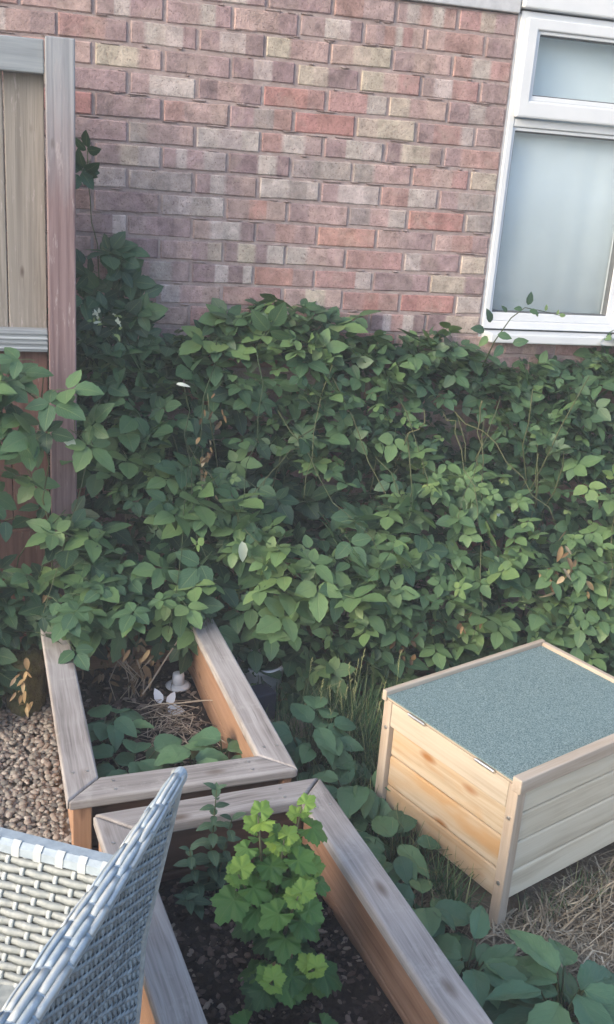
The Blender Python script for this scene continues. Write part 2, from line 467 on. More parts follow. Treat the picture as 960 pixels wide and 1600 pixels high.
# ------------------------------------------------------------------ ground
def grid(x0, x1, y0, y1, nx, ny, zf):
    V = []; F = []
    for j in range(ny + 1):
        for i in range(nx + 1):
            x = x0 + (x1 - x0) * i / nx; y = y0 + (y1 - y0) * j / ny
            V.append((x, y, zf(x, y)))
    for j in range(ny):
        for i in range(nx):
            a = j * (nx + 1) + i
            F.append((a, a + 1, a + nx + 2, a + nx + 1))
    return V, F

mb = MB()
mb.add([(-300, -300, -0.012), (300, -300, -0.012), (300, 300, -0.012), (-300, 300, -0.012)], [(0, 1, 2, 3)])
V, F = grid(-2.6, 3.2, -4.2, -0.02, 96, 70, lambda x, y: 0.004 + 0.012 * math.sin(5 * x + 1.3) * math.sin(6 * y) * 0.5 + rnd.uniform(-.003, .003))
mb.add(V, F)
g = mb.build('ground', M['ground'], kind='structure', smooth=True)
g['label'] = 'bare earth and dry turf of the garden'

# ------------------------------------------------------------------ house wall, bricks, window
house = thing('brick_house', (0.2, 0.12, 0), 'house with a pink and buff brick wall and a white window', 'house')
HALF = 0.1125
Z0 = 2.299257
BR = {'r': (0.365, 0.236, 0.223), 'R': (0.370, 0.205, 0.190), 'O': (0.415, 0.250, 0.215), 'm': (0.325, 0.240, 0.242), 'd': (0.270, 0.200, 0.206),
      'g': (0.325, 0.280, 0.272), 'b': (0.425, 0.365, 0.312), 'p': (0.392, 0.288, 0.272), 'w': (0.430, 0.375, 0.36)}
ROWS = {  # row: {left edge in bricks: bands}
 0: {-1.5: 'mp', -.5: 'mwm', .5: 'mm', 1.5: 'rm', 2.5: 'mwrwr', 3.5: 'rbm'},
 1: {-3: 'pp', -2: 'mwmm', -1: 'mmwm', 0: 'ppm', 1: 'mmwwd', 2: 'pmrwrp', 3: 'prr', 4: 'mm'},
 2: {-2.5: 'rrm', -1.5: 'mwwm', -.5: 'dwd', .5: 'bpp', 1.5: 'pbb', 2.5: 'mpp', 3.5: 'rwr'},
 3: {-3: 'rp', -2: 'bbp', -1: 'dmm', 0: 'dwd', 1: 'bbdd', 2: 'bpr', 3: 'mwrr', 4: 'mm'},
 4: {-2.5: 'mm', -1.5: 'mww', -.5: 'dpd', .5: 'RRr', 1.5: 'rrw', 2.5: 'bpp', 3.5: 'mgm'},
 5: {-2: 'dmmm', -1: 'rpp', 0: 'mgr', 1: 'RRR', 2: 'bbb', 3: 'mrrw', 4: 'mm'},
 6: {-2.5: 'mm', -1.5: 'gmmp', -.5: 'www', .5: 'rwm', 1.5: 'mww', 2.5: 'dbbm', 3.5: 'mrrr'},
 7: {-2: 'mbw', -1: 'mwmwg', 0: 'ddwd', 1: 'ggg', 2: 'gpp', 3: 'rpr', 4: 'bb'},
 8: {-2.5: 'mw', -1.5: 'ggg', -.5: 'mwmp', .5: 'wwgw', 1.5: 'mwww', 2.5: 'rrww', 3.5: 'mgg'},
 9: {-2: 'mmdm', -1: 'gwgw', 0: 'pOp', 1: 'mpp', 2: 'gpw', 3: 'RRR', 4: 'gg'},
 10: {-2.5: 'mmdw', -1.5: 'mmdm', -.5: 'pwwd', .5: 'mrp', 1.5: 'OOO', 2.5: 'pmm', 3.5: 'prm'},
 11: {-2: 'dd', -1: 'mpmb', 0: 'dbdw', 1: 'wpp', 2: 'rrr', 3: 'wmm', 4: 'bb'},
 12: {-2.5: 'rr', -1.5: 'mgm', -.5: 'ddwdw', .5: 'OOp', 1.5: 'rrw', 2.5: 'ddm', 3.5: 'bbd'},
 13: {-2: 'rr', -1: 'wpp', 0: 'rr', 1: 'pbp', 2: 'rRr', 3: 'RRR', 4: 'ww'},
 14: {-1.5: 'rp', -.5: 'rwr', .5: 'rbr', 1.5: 'prrr', 2.5: 'dwrwd', 3.5: 'dbb'},
}
def brick_geo(w, h, d, bands, r):
    """a brick whose front face is split into its bands; origin at the centre of the front face"""
    mbk = MB()
    j = lambda a: r.uniform(-a, a)
    n = len(bands)
    xs = [-w / 2] + [w * ((i / n) - .5) + j(0.010) for i in range(1, n)] + [w / 2]
    e = 0.004
    tl = j(0.0018); bl = j(0.0018)
    def colr(ch):
        c = BR[ch]; k = r.uniform(0.9, 1.1)
        return (c[0] * k, c[1] * k * r.uniform(.97, 1.03), c[2] * k, 1)
    cols = [colr(ch) for ch in bands]
    sta = [(xs[0], cols[0], e)]
    for i in range(n):
        dl = r.uniform(.002, .009)
        if i == 0: sta.append((xs[0] + e, cols[0], 0))
        if i < n - 1: sta += [(xs[i + 1] - dl, cols[i], 0), (xs[i + 1] + dl, cols[i + 1], 0)]
        else: sta.append((xs[n] - e, cols[i], 0))
    sta.append((xs[n], cols[-1], e))
    V = []; A = []; F = []
    for (x, c_, yy) in sta:
        zt = h / 2 + tl * (x / w) * 2 + j(.0009); zb_ = -h / 2 + bl * (x / w) * 2 + j(.0009)
        V += [(x, yy, zb_ + e), (x, yy, zt - e), (x, e, zt), (x, d, zt), (x, d, zb_), (x, e, zb_)]
        A += [c_] * 6
    for q in range(len(sta) - 1):
        k = q * 6
        for p0 in range(6):
            if p0 == 3: continue
            p1 = (p0 + 1) % 6
            F.append((k + p1, k + p0, k + 6 + p0, k + 6 + p1))
    k = (len(sta) - 1) * 6
    F += [(0, 1, 2, 3, 4, 5), (k + 5, k + 4, k + 3, k + 2, k + 1, k)]
    mbk.add(V, F, A)
    return mbk

XW0, XW1 = -3.1, 3.4
ZW = Z0
DEEP = 0.10
WX0, WX1 = 4.5 * 0.225, 4.5 * 0.225 + 0.615       # window opening
WZ0, WZ1 = 1.15, 2.299
mb = MB()      # mortar backing with a hole for the window
def slab(x0, x1, z0, z1):
    mb.box(((x0 + x1) / 2, 0.0042 + 0.12, (z0 + z1) / 2), (x1 - x0, 0.24, z1 - z0))
slab(XW0, WX0, -0.05, ZW); slab(WX1, XW1, -0.05, ZW); slab(WX0, WX1, -0.05, WZ0)
wall = mb.build('wall', M['mortar'], house)
brng = random.Random(11)
stuff = MB()
pool = ['rr', 'rm', 'mpm', 'rrb', 'mm', 'pp', 'dwd', 'bbp', 'rwr', 'RR', 'mgm', 'prp', 'wpm', 'Or']
nb = 0
for row in range(0, 31):
    zc = Z0 - 0.075 * row - 0.0375
    x = XW0 - (0.1125 if row % 2 == 0 else 0)
    c0 = -14 + (0.5 if row % 2 == 0 else 0)
    k = c0
    while k * 0.225 < XW1:
        xa, xb = k * 0.225, (k + 1) * 0.225
        segs = [(xa, xb)]
        if zc > WZ0:      # cut at the window
            if xa < WX0 < xb: segs = [(xa, WX0)] + ([(WX1, xb)] if xb > WX1 + .03 else [])
            elif xa >= WX0 and xb <= WX1: segs = []
            elif xa < WX1 < xb: segs = [(WX1, xb)]
        for (a, bb) in segs:
            a = max(a, XW0); bb = min(bb, XW1)
            w = bb - a - 0.010
            if w < 0.03: continue
            bands = ROWS.get(row, {}).get(k)
            if bands is None or a > 1.2: bands = brng.choice(pool)
            geo = brick_geo(w + brng.uniform(-.003, .002), 0.0645 + brng.uniform(-.002, .002), 0.05, bands, brng)
            px, py, pz = (a + bb) / 2 + brng.uniform(-.0015, .0015), brng.uniform(-.0022, .0012), zc + brng.uniform(-.0015, .0015)
            rot = Matrix.Rotation(R(brng.uniform(-.45, .45)), 3, 'Y') @ Matrix.Rotation(R(brng.uniform(-.5, .5)), 3, 'Z')
            single = (zc > 0.5 and -1.2 < px < WX0) or (zc < WZ0 and zc > 0.95 and px < 1.75 and px > WX0)
            if single and nb < 290:
                o = geo.build('brick', M['brick'], wall)
                o.location = (px, py, pz); o.rotation_euler = rot.to_euler()
                nb += 1
            else:
                V = geo.v[0] @ np.array(rot, np.float32).T + np.array((px, py, pz), np.float32)
                stuff.add(V, geo.f, geo.a[0])
        k += 1
o = stuff.build('brick', M['brick'], wall, kind='stuff')

# mortar smears proud of the joints
sm = MB()
for i in range(150):
    row = brng.randint(1, 15); z = Z0 - 0.075 * row + brng.uniform(-.004, .004); x = brng.uniform(-1.0, 0.98)
    w = brng.uniform(.01, .07); h = brng.uniform(.002, .005)
    n = 5
    V = []; F = []
    for q in range(n):
        t = q / (n - 1); xx = x + w * (t - .5); hh = h * (0.5 + brng.random()) * (1 if 0 < q < n - 1 else .3)
        V += [(xx, .005, z - hh - .001), (xx, -.0018 - brng.random() * .0015, z), (xx, .005, z + hh)]
    for q in range(n - 1):
        F += [(q * 3, q * 3 + 3, q * 3 + 4, q * 3 + 1), (q * 3 + 1, q * 3 + 4, q * 3 + 5, q * 3 + 2)]
    sm.add(V, F)
sm.build('mortar_smear', M['mortar'], wall, kind='stuff')

# white cladding over the wall head, house sides and roof beyond the frame
def box_part(name, mat, parent, c, s, bevel=0.0, rot=None, label=None):
    mb = MB(); mb.box((0, 0, 0), s)
    o = mb.build(name, mat, parent, bevel=bevel)
    o.location = c
    if rot is not None: o.rotation_euler = rot
    if label: o['label'] = label
    return o
box_part('fascia_board', M['seal'], house, ((XW0 + WX0) / 2, 0.05, 2.299 + .058), (WX0 - XW0 - .004, .13, .11), .004)
box_part('window_head', M['white'], house, ((WX0 + XW1) / 2, 0.045, 2.318 + .048), (XW1 - WX0 - .004, .15, .092), .006)
for k in range(4):
    box_part('cladding_board', M['white'], house, (0.15, 0.06, 2.48 + k * .147), (XW1 - XW0, .05, .14), .006)
mb = MB()
for (c, s) in (((XW0 + .1, 2.2, 1.5), (.2, 3.9, 3.1)), ((XW1 - .1, 2.2, 1.5), (.2, 3.9, 3.1)), ((.15, 4.2, 1.5), (6.5, .2, 3.1)), ((.15, .19, 2.68), (6.5, .16, .8))):
    mb.box(c, s)
mb.build('house_shell', M['mortar'], house)
mb = MB()
mb.add([(-3.4, -.25, 3.06), (3.7, -.25, 3.06), (3.7, 2.2, 3.9), (-3.4, 2.2, 3.9), (3.7, 4.6, 3.06), (-3.4, 4.6, 3.06),
        (-3.4, -.25, 3.0), (3.7, -.25, 3.0), (3.7, 4.6, 3.0), (-3.4, 4.6, 3.0)],
       [(0, 1, 2, 3), (3, 2, 4, 5), (6, 9, 8, 7), (0, 6, 7, 1), (5, 4, 8, 9), (1, 7, 8, 4, 2), (0, 3, 5, 9, 6)])
mb.build('roof', M['darkside'][0], house)

# window
win = bpy.data.objects.new('window', None)
def bars(parent_name, x0, x1, z0, z1, w, y0, y1, mat, parent, bevel, wt=None):
    """rectangular ring of four mitred bars as one mesh, stepped inwards"""
    mb = MB()
    wt = wt or (w, w, w, w)     # left right bottom top
    o_ = [(x0, z0), (x1, z0), (x1, z1), (x0, z1)]
    i_ = [(x0 + wt[0], z0 + wt[2]), (x1 - wt[1], z0 + wt[2]), (x1 - wt[1], z1 - wt[3]), (x0 + wt[0], z1 - wt[3])]
    V = [(p[0], y0, p[1]) for p in o_] + [(p[0], y0, p[1]) for p in i_] + [(p[0], y1, p[1]) for p in o_] + [(p[0], y1, p[1]) for p in i_]
    F = []
    for a in range(4):
        b_ = (a + 1) % 4
        F += [(a, b_, 4 + b_, 4 + a), (8 + b_, 8 + a, 12 + a, 12 + b_), (b_, a, 8 + a, 8 + b_), (4 + a, 4 + b_, 12 + b_, 12 + a)]
    mb.add(V, F)
    return mb.build(parent_name, mat, parent, bevel=bevel)
FX0, FX1 = 1.0225, 1.6175
frame = bars('window', FX0, FX1, 1.203, 2.314, .05, -0.004, 0.065, M['white'], house, .004, (.024, .03, .03, .026))
def child(o, p):
    o.parent = p; return o
mbz = MB()
mbz.box((WX0 + .0055, .012, 1.73), (.0095, .016, 1.15))
mbz.build('sealant', M['seal'], frame)
# lower fixed light: a second step and bead
bars('frame', 1.0465, 1.5875, 1.233, 1.934, .03, .006, .06, M['white'], frame, .003, (.012, .03, .032, .012))
bars('gasket', 1.0585, 1.5575, 1.265, 1.922, .006, .013, .04, M['gasket'], frame, 0, (.004, .004, .004, .004))
box_part('transom', M['white'], frame, ((FX0 + FX1) / 2, .024, 1.949), (FX1 - FX0 - .05, .052, .028), .004)
# top-hung casement standing proud
case = bars('casement', 1.037, 1.606, 1.966, 2.292, .06, -.032, -.0045, M['white'], frame, .006, (.045, .045, .058, .038))
bars('bead', 1.082, 1.561, 2.024, 2.254, .02, -.022, .01, M['white'], case, .003, (.013, .013, .017, .012))
bars('gasket', 1.095, 1.548, 2.041, 2.242, .004, -.012, .012, M['gasket'], case, 0, (.004, .004, .004, .004))
box_part('pane', M['glass'], frame, (1.308, .03, 1.5935), (.49, .004, .65))
box_part('pane', M['glass'], frame, (1.3215, -.003, 2.1415), (.446, .004, .194))
box_part('sill', M['white'], frame, ((FX0 + FX1) / 2 + .02, -.03, 1.178), (FX1 - FX0 + .03, .10, .036), .006)

# curtain behind the glass
mb = MB()
nx = 140
V = []; F = []; 
for i in range(nx + 1):
    x = 0.92 + 0.80 * i / nx
    y = 0.066 + 0.0005 * math.sin(x * 62) + 0.0012 * math.sin(x * 23 + 1)
    V += [(x, y, 1.12), (x, y + .0015 * math.sin(x * 40), 1.7), (x, y, 2.33)]
for i in range(nx):
    F += [(i * 3, i * 3 + 3, i * 3 + 4, i * 3 + 1), (i * 3 + 1, i * 3 + 4, i * 3 + 5, i * 3 + 2)]
mb.add(V, F)
cu = mb.build('curtain', M['curtain'], smooth=True)
tag(cu, 'pale grey-green net curtain hanging behind the window glass', 'curtain')
sol = cu.modifiers.new('thick', 'SOLIDIFY'); sol.thickness = .002

# ------------------------------------------------------------------ fence
fence = thing('wooden_fence', (-.56, -.33, 0), 'weathered wooden fence panel with a tall post before the brick wall', 'fence')
FY = -0.35
def fpost(x):
    mb = MB(); mb.box((0, 0, 1.02), (.084, .08, 2.045))
    o = mb.build('post', M['post'], fence, bevel=.004); o.location = (x, FY + .04, 0)
fpost(-.5625); fpost(-2.43)
box_part('top_rail', M['rail'], fence, (-1.49, FY + .04, 1.988), (1.765, .05, .092), .004)
box_part('mid_rail', M['rail'], fence, (-1.49, FY + .035, 1.166), (1.765, .045, .07), .003)
for q in range(4):
    box_part('rail_ridge', M['rail'], fence, (-1.49, FY + .011, 1.143 + q * .0155), (1.765, .006, .006), .001)
x = -.607
k = 0
while x > -2.36:
    w = .118
    box_part('board', M['board'], fence, (x - w / 2, FY + .075 + .004 * (k % 2), 1.57), (w - .003, .018, .75), .003)
    box_part('lower_board', M['redboard'], fence, (x - w / 2, FY + .068 + .004 * (k % 2), .84), (w - .003, .018, .58), .003)
    x -= w; k += 1
box_part('gravel_board', M['redboard'], fence, (-1.49, FY + .05, .27), (1.765, .03, .50), .003)

# ------------------------------------------------------------------ raised beds
def lerp(a, b, t): return (a[0] + (b[0] - a[0]) * t, a[1] + (b[1] - a[1]) * t)
def raised_bed(label, corners, capw, top, soilz, seam, dark_front):
    """corners: outer cap corners FL FR BR BL"""
    P = [Vector((c[0], c[1])) for c in corners]
    cen = sum(P, Vector((0, 0))) / 4
    root = thing('raised_bed', (cen.x, cen.y, 0), label, 'planter', 'wooden raised beds')
    def inset(d):
        out = []
        n = 4
        for i in range(n):
            a, b_, c_ = P[i - 1], P[i], P[(i + 1) % n]
            e1 = (b_ - a).normalized(); e2 = (c_ - b_).normalized()
            n1 = Vector((-e1.y, e1.x)); n2 = Vector((-e2.y, e2.x))
            k = (n1 + n2) / (1 + n1.dot(n2))
            out.append(b_ + k * d)
        return out
    I = inset(capw)
    S0 = inset(capw * .42); S1 = inset(capw * .42 + .03)
    for i in range(4):
        j = (i + 1) % 4
        mid = (P[i] + P[j]) / 2
        ang = math.atan2((P[j] - P[i]).y, (P[j] - P[i]).x)
        Rm = Matrix.Rotation(-ang, 2)
        loc = lambda p: tuple(Rm @ (p - mid))
        # mitred cap, with a hair of gap at each mitre
        t = .0022
        quad = [loc(P[i]), loc(P[j]), loc(I[j]), loc(I[i])]
        quad[0] = (quad[0][0] + t, quad[0][1]); quad[3] = (quad[3][0] + t, quad[3][1])
        quad[1] = (quad[1][0] - t, quad[1][1]); quad[2] = (quad[2][0] - t, quad[2][1])
        mb = MB(); mb.prism(quad, -.014, .014)
        o = mb.build('cap_board', M['cap'][0], root, bevel=.006)
        o.modifiers['bevel'].segments = 3
        o.location = (mid.x, mid.y, top - .014 + rnd.uniform(-.001, .001)); o.rotation_euler = (0, R(rnd.uniform(-.15, .15)), ang)
        for ex in (-1, 1):
            for sy in (.25, .72):
                mbs = MB(); mbs.lathe([(.0038, 0), (.0036, .0012), (.001, .0006)], (0, 0, 0), 8)
                sc_ = mbs.build('screw', M['metal'], o)
                hl = (P[j] - P[i]).length / 2
                sc_.location = (ex * (hl - capw * 1.15 - .02), (sy - .5) * capw * .9 + loc(P[i])[1] + capw * .5, .0142)
        # planks
        quad = [loc(S0[i]), loc(S0[j]), loc(S1[j]), loc(S1[i])]
        quad[0] = (quad[0][0] + .002, quad[0][1]); quad[1] = (quad[1][0] - .002, quad[1][1])
        quad[3] = (quad[3][0] + .002, quad[3][1]); quad[2] = (quad[2][0] - .002, quad[2][1])
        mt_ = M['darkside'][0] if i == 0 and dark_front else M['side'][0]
        if i == 2 and not dark_front: mt_ = M['darkside'][0]  # planks along the gap between the beds use the darker wood
        for (za, zb) in ((0.0, seam - .002), (seam + .002, top - .0295)):
            mb = MB(); mb.prism(quad, za, zb)
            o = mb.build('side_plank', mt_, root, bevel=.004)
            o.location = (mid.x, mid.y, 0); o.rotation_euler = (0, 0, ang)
    C0 = inset(capw * .42 - .0245)
    for i in range(4):
        e1 = (P[(i + 1) % 4] - P[i]).normalized()
        a = math.atan2(e1.y, e1.x)
        mb = MB(); mb.box((0, 0, (top - .0295) / 2), (.046, .022, top - .0295))
        o = mb.build('corner_post', M['side'][2], root, bevel=.003)
        nn = Vector((-e1.y, e1.x))
        # stands on the outer face of plank i (or i-1), near the corner
        pos = C0[i] + e1 * (.026) + nn * .012
        if i in (1,): pos = C0[i] + Vector((0, 0)) + nn * 0.012 + e1 * .026
        o.location = (pos.x, pos.y, 0); o.rotation_euler = (0, 0, a)
    V, F = [], []
    n = 26
    for q in range(n + 1):
        for p in range(n + 1):
            a = S1[0].lerp(S1[1], p / n); b_ = S1[3].lerp(S1[2], p / n)
            w = a.lerp(b_, q / n)
            V.append((w.x, w.y, soilz + .010 * math.sin(9 * w.x + 2) * math.sin(8 * w.y) + rnd.uniform(-.004, .004)))
    for q in range(n):
        for p in range(n):
            a = q * (n + 1) + p
            F.append((a, a + 1, a + n + 2, a + n + 1))
    mb = MB(); mb.add(V, F)
    s = mb.build('soil', M['soil'], kind='structure', smooth=True)
    return root, S1

bed1, in1 = raised_bed('far raised bed reaching under the brambles, weeds and a white cup inside',
    [(-.592, -1.571), (-.028, -1.518), (-.112, -.42), (-.656, -.46)], .082, .32, .10, .155, True)
bed2, in2 = raised_bed('near raised bed with dark bark soil and a bright green bush',
    [(-.392, -2.74), (.170, -2.66), (.016, -1.558), (-.537, -1.625)], .082, .32, .145, .172, False)

# chips of bark and soil crumbs
ICO_V = []; ICO_F = []
t = (1 + 5 ** .5) / 2
ICO_V = [Vector(p).normalized() for p in [(-1, t, 0), (1, t, 0), (-1, -t, 0), (1, -t, 0), (0, -1, t), (0, 1, t), (0, -1, -t), (0, 1, -t), (t, 0, -1), (t, 0, 1), (-t, 0, -1), (-t, 0, 1)]]
ICO_F = [(0, 11, 5), (0, 5, 1), (0, 1, 7), (0, 7, 10), (0, 10, 11), (1, 5, 9), (5, 11, 4), (11, 10, 2), (10, 7, 6), (7, 1, 8), (3, 9, 4), (3, 4, 2), (3, 2, 6), (3, 6, 8), (3, 8, 9), (4, 9, 5), (2, 4, 11), (6, 2, 10), (8, 6, 7), (9, 8, 1)]
def subdiv(V, F):
    V = list(V); cache = {}; G = []
    def md(a, b_):
        k = (min(a, b_), max(a, b_))
        if k not in cache: cache[k] = len(V); V.append(((V[a] + V[b_]) / 2).normalized())
        return cache[k]
    for a, b_, c_ in F:
        x, y, z = md(a, b_), md(b_, c_), md(c_, a)
        G += [(a, x, z), (b_, y, x), (c_, z, y), (x, y, z)]
    return V, G
ICO2_V, ICO2_F = subdiv(ICO_V, ICO_F)
ICO_N = np.array([tuple(v) for v in ICO_V], np.float32); ICO2_N = np.array([tuple(v) for v in ICO2_V], np.float32)
def rock(mb, c, s, r, fine=False, jit=.18, tint=None):
    N = ICO2_N if fine else ICO_N
    q = Matrix.Rotation(r.uniform(0, 6.28), 3, 'Z') @ Matrix.Rotation(r.uniform(-.35, .35), 3, 'X')
    k = 1 + np.array([r.uniform(-jit, jit) for _ in range(len(N))], np.float32)[:, None] * (.5 if fine else 1)
    V = (N * k * np.array(s, np.float32)) @ np.array(q, np.float32).T + np.array(c, np.float32)
    tt = r.random() if tint is None else tint
    mb.add(V, ICO2_F if fine else ICO_F, np.tile(np.array([[tt, .5, .5, 1]], np.float32), (len(N), 1)))

def inquad(Q, r):
    a = Q[0].lerp(Q[1], r.random()); return None
def quadpt(Q, u, v):
    return Q[0].lerp(Q[1], u).lerp(Q[3].lerp(Q[2], u), v)
mb = MB(); r = random.Random(5)
for i in range(2600):
    p = quadpt(in2, r.uniform(.02, .98), r.uniform(.02, .98))
    s = r.uniform(.003, .008)
    rock(mb, (p.x, p.y, .150 + r.uniform(-.004, .010)), (s * r.uniform(.8, 2.2), s, s * .6), r, False, .3, min(1, r.random() ** 1.9))
mb.build('bark_mulch', M['chip'], kind='stuff')
mb = MB()
for i in range(1000):
    p = quadpt(in1, r.uniform(.02, .98), r.uniform(.02, .9))
    s = r.uniform(.003, .009)
    rock(mb, (p.x, p.y, .104 + r.uniform(-.004, .010)), (s * r.uniform(.8, 2.2), s, s * .6), r, False, .3, min(1, r.random() ** 1.6))
mb.build('soil_crumbs', M['chip'], kind='stuff')
# dry straw and twigs lying on bed 1's soil
mb = MB()
for i in range(150):
    cx, cy = r.gauss(-.26, .05), r.gauss(-.97, .09)
    a = r.uniform(0, 3.14); L = r.uniform(.03, .12)
    z = .118 + r.uniform(0, .02)
    d = Vector((math.cos(a), math.sin(a), r.uniform(-.12, .12))) * L / 2
    c = Vector((cx, cy, z))
    mb.tube([c - d, c + Vector((r.uniform(-.01, .01), r.uniform(-.01, .01), .004)), c + d], r.uniform(.0008, .0018), 4, (r.random(), .5, .5, 1))
mb.build('twigs', M['twig'], kind='stuff')

# ------------------------------------------------------------------ hutch
HN = Vector((.41226, -1.82317)); HYAW = .38274
HW, HD, HH = .4758, .6213, .45
u2 = Vector((math.cos(HYAW), math.sin(HYAW))); v2 = Vector((-u2.y, u2.x))
# local frame: x along u (to the right/back), y along v (to the left/back)
hutch = thing('wooden_hutch', (HN.x + u2.x * HD / 2 + v2.x * HW / 2, HN.y + u2.y * HD / 2 + v2.y * HW / 2, 0),
              'pale pine pet hutch with a green felt lid standing on dry grass', 'pet shelter')
hutch.rotation_euler = (0, 0, HYAW)
def hp(name, mat, x0, x1, y0, y1, z0, z1, bevel=.002, label=None):
    mb = MB(); mb.box((0, 0, 0), (x1 - x0, y1 - y0, z1 - z0))
    o = mb.mesh(name); ob = bpy.data.objects.new(name, o); COL.objects.link(ob)
    o.materials.append(mat); ob.parent = hutch
    ob.location = ((x0 + x1) / 2 - HD / 2, (y0 + y1) / 2 - HW / 2, (z0 + z1) / 2)
    if bevel:
        b_ = ob.modifiers.new('bevel', 'BEVEL'); b_.width = bevel; b_.segments = 2
    if label: ob['label'] = label
    return ob
PW = .030
ZT = .424
for (x, y) in ((0, 0), (0, HW - PW), (HD - PW, 0), (HD - PW, HW - PW)):
    hp('post', M['pinegrey'][2], x, x + PW, y, y + PW, 0, ZT, .0025)
# front (hinge side, normal -x): top rail flush with the posts, recessed planks below
hp('top_rail', M['pinerail'], .001, .019, PW + .001, HW - PW - .001, ZT - .070, ZT - .001)
zs = [ZT - .0715, .262, .170, .088]
for k in range(3):
    hp('front_plank', M['pinewarm'][1], .014, .026, PW + .001, HW - PW - .001, zs[k + 1] + .0018, zs[k] - .0018, .0045)
# camera-right side (normal -y): four planks
zs = [.412, .335, .253, .170, .088]
for k in range(4):
    hp('side_plank', M['pine'][0], PW + .001, HD - PW - .001, .010, .022, zs[k + 1] + .0018, zs[k] - .0018, .0045)
for k in range(4):
    hp('back_plank', M['pine'][0], PW + .001, HD - PW - .001, HW - .020, HW - .008, zs[k + 1] + .001, zs[k] - .001, .003)
    hp('end_plank', M['pine'][1], HD - .021, HD - .009, PW + .001, HW - PW - .001, zs[k + 1] + .001, zs[k] - .001, .003)
hp('floor_panel', M['pine'][0], .022, HD - .022, .021, HW - .021, .088, .097, 0)
# lid: board, felt, battens on three edges
hp('lid_board', M['pinegrey'][1], .002, HD - .002, .019, HW - .012, ZT + .001, ZT + .009, .001)
fe = hp('roof_felt', M['felt'], -.003, HD - .012, .018, HW - .012, ZT + .0095, ZT + .0135, .001)
hp('batten', M['pinegrey'][0], -.006, HD + .004, -.010, .018, ZT - .012, ZT + .026, .003)
hp('batten', M['pinegrey'][0], -.006, HD + .004, HW - .012, HW + .004, ZT - .004, ZT + .026, .003)
hp('batten', M['pinegrey'][1], HD - .012, HD + .004, .0125, HW - .0125, ZT - .004, ZT + .024, .003)
for y in (.075, .315):
    hg = hp('hinge', M['metal'], -.0018, -.0002, y, y + .062, ZT - .004, ZT + .004, .0005)
    mb = MB(); mb.tube([(0, -.031, 0), (0, .031, 0)], .0042, 8)
    k = mb.build('hinge_pin', M['metal'], None); k.parent = hg; k.location = (-.0025, 0, .003)
for (y, z) in ((.015, .335), (.015, .150), (HW - .018, .345)):
    mb = MB(); mb.lathe([(.0055, 0), (.0055, .002), (.002, .003)], (0, 0, 0), 10)
    k = mb.build('screw', M['metal'], hutch); k.parent = hutch; k.matrix_parent_inverse = Matrix.Identity(4)
    k.location = (-HD / 2 - .0005, y - HW / 2, z); k.rotation_euler = (0, R(-90), 0)

# ------------------------------------------------------------------ rattan chair
T0 = Vector((-.438, -2.315, 0)); S_ = Vector((.460, .888, 0)).normalized(); Fv = Vector((-S_.y, S_.x, 0))
def CP(a, b_, z): return T0 + S_ * a + Fv * b_ + Vector((0, 0, z))
CW = .57
chair = thing('rattan_chair', tuple(CP(-CW / 2, .3, 0)), 'grey woven rattan armchair seen from behind beside the gravel', 'chair')
def lean(z): return .062 * min(1, (.88 - z) / .33)
def strand(parent, pts, nrm, side, w, th, mat, name='strand'):
    """flat woven strip with a lens-shaped section"""
    V = []; F = []
    n = len(pts)
    for p, nn, sd_ in zip(pts, nrm, side):
        V += [p - sd_ * w / 2, p + nn * th, p + sd_ * w / 2, p - nn * th]
    for i in range(n - 1):
        for k in range(4):
            k2 = (k + 1) % 4
            F.append((i * 4 + k, i * 4 + k2, i * 4 + 4 + k2, i * 4 + 4 + k))
    F += [(3, 2, 1, 0), tuple((n - 1) * 4 + k for k in range(4))]
    mb = MB(); mb.add(V, F)
    return mb.build(name, mat, parent, smooth=True)
def weave(parent, fn, nu, nv, ww, wv, amp, mat_u, mat_v, flip=1):
    """fn(u,v)->point; nu verticals, nv horizontals; plain weave with doubled brick pattern"""
    def nrm(u, v):
        e = .004
        du = fn(min(1, u + e), v) - fn(max(0, u - e), v); dv = fn(u, min(1, v + e)) - fn(u, max(0, v - e))
        n = du.cross(dv).normalized() * flip
        return n, du.normalized(), dv.normalized()
    for j in range(nv):
        v = (j + .5) / nv
        P, N, S = [], [], []
        for i in range(nu * 2 + 1):
            u = i / (nu * 2)
            n, du, dv = nrm(u, v)
            sgn = math.cos(math.pi * (u * nu - .5) + math.pi * j)
            P.append(fn(u, v) + n * amp * sgn); N.append(n); S.append(dv)
        strand(parent, P, N, S, ww, .0022, mat_u, 'strand')
    for i in range(nu):
        u = (i + .5) / nu
        P, N, S = [], [], []
        for j in range(nv * 2 + 1):
            v = j / (nv * 2)
            n, du, dv = nrm(u, v)
            sgn = -math.cos(math.pi * (v * nv - .5) + math.pi * i)
            P.append(fn(u, v) + n * amp * sgn); N.append(n); S.append(du)
        strand(parent, P, N, S, wv, .0020, mat_v, 'upright_strand')
def sweep(name, pts, prof_fn, mat, parent, bevel=0):
    """closed-section sweep; prof_fn(i) -> list of Vector offsets"""
    V = []; F = []
    n = len(pts)
    for i, p in enumerate(pts):
        V += [p + o for o in prof_fn(i)]
    k = len(prof_fn(0))
    for i in range(n - 1):
        for q in range(k):
            q2 = (q + 1) % k
            F.append((i * k + q, i * k + q2, (i + 1) * k + q2, (i + 1) * k + q))
    F += [tuple(range(k - 1, -1, -1)), tuple((n - 1) * k + q for q in range(k))]
    mb = MB(); mb.add(V, F)
    return mb.build(name, mat, parent, smooth=False, bevel=bevel)
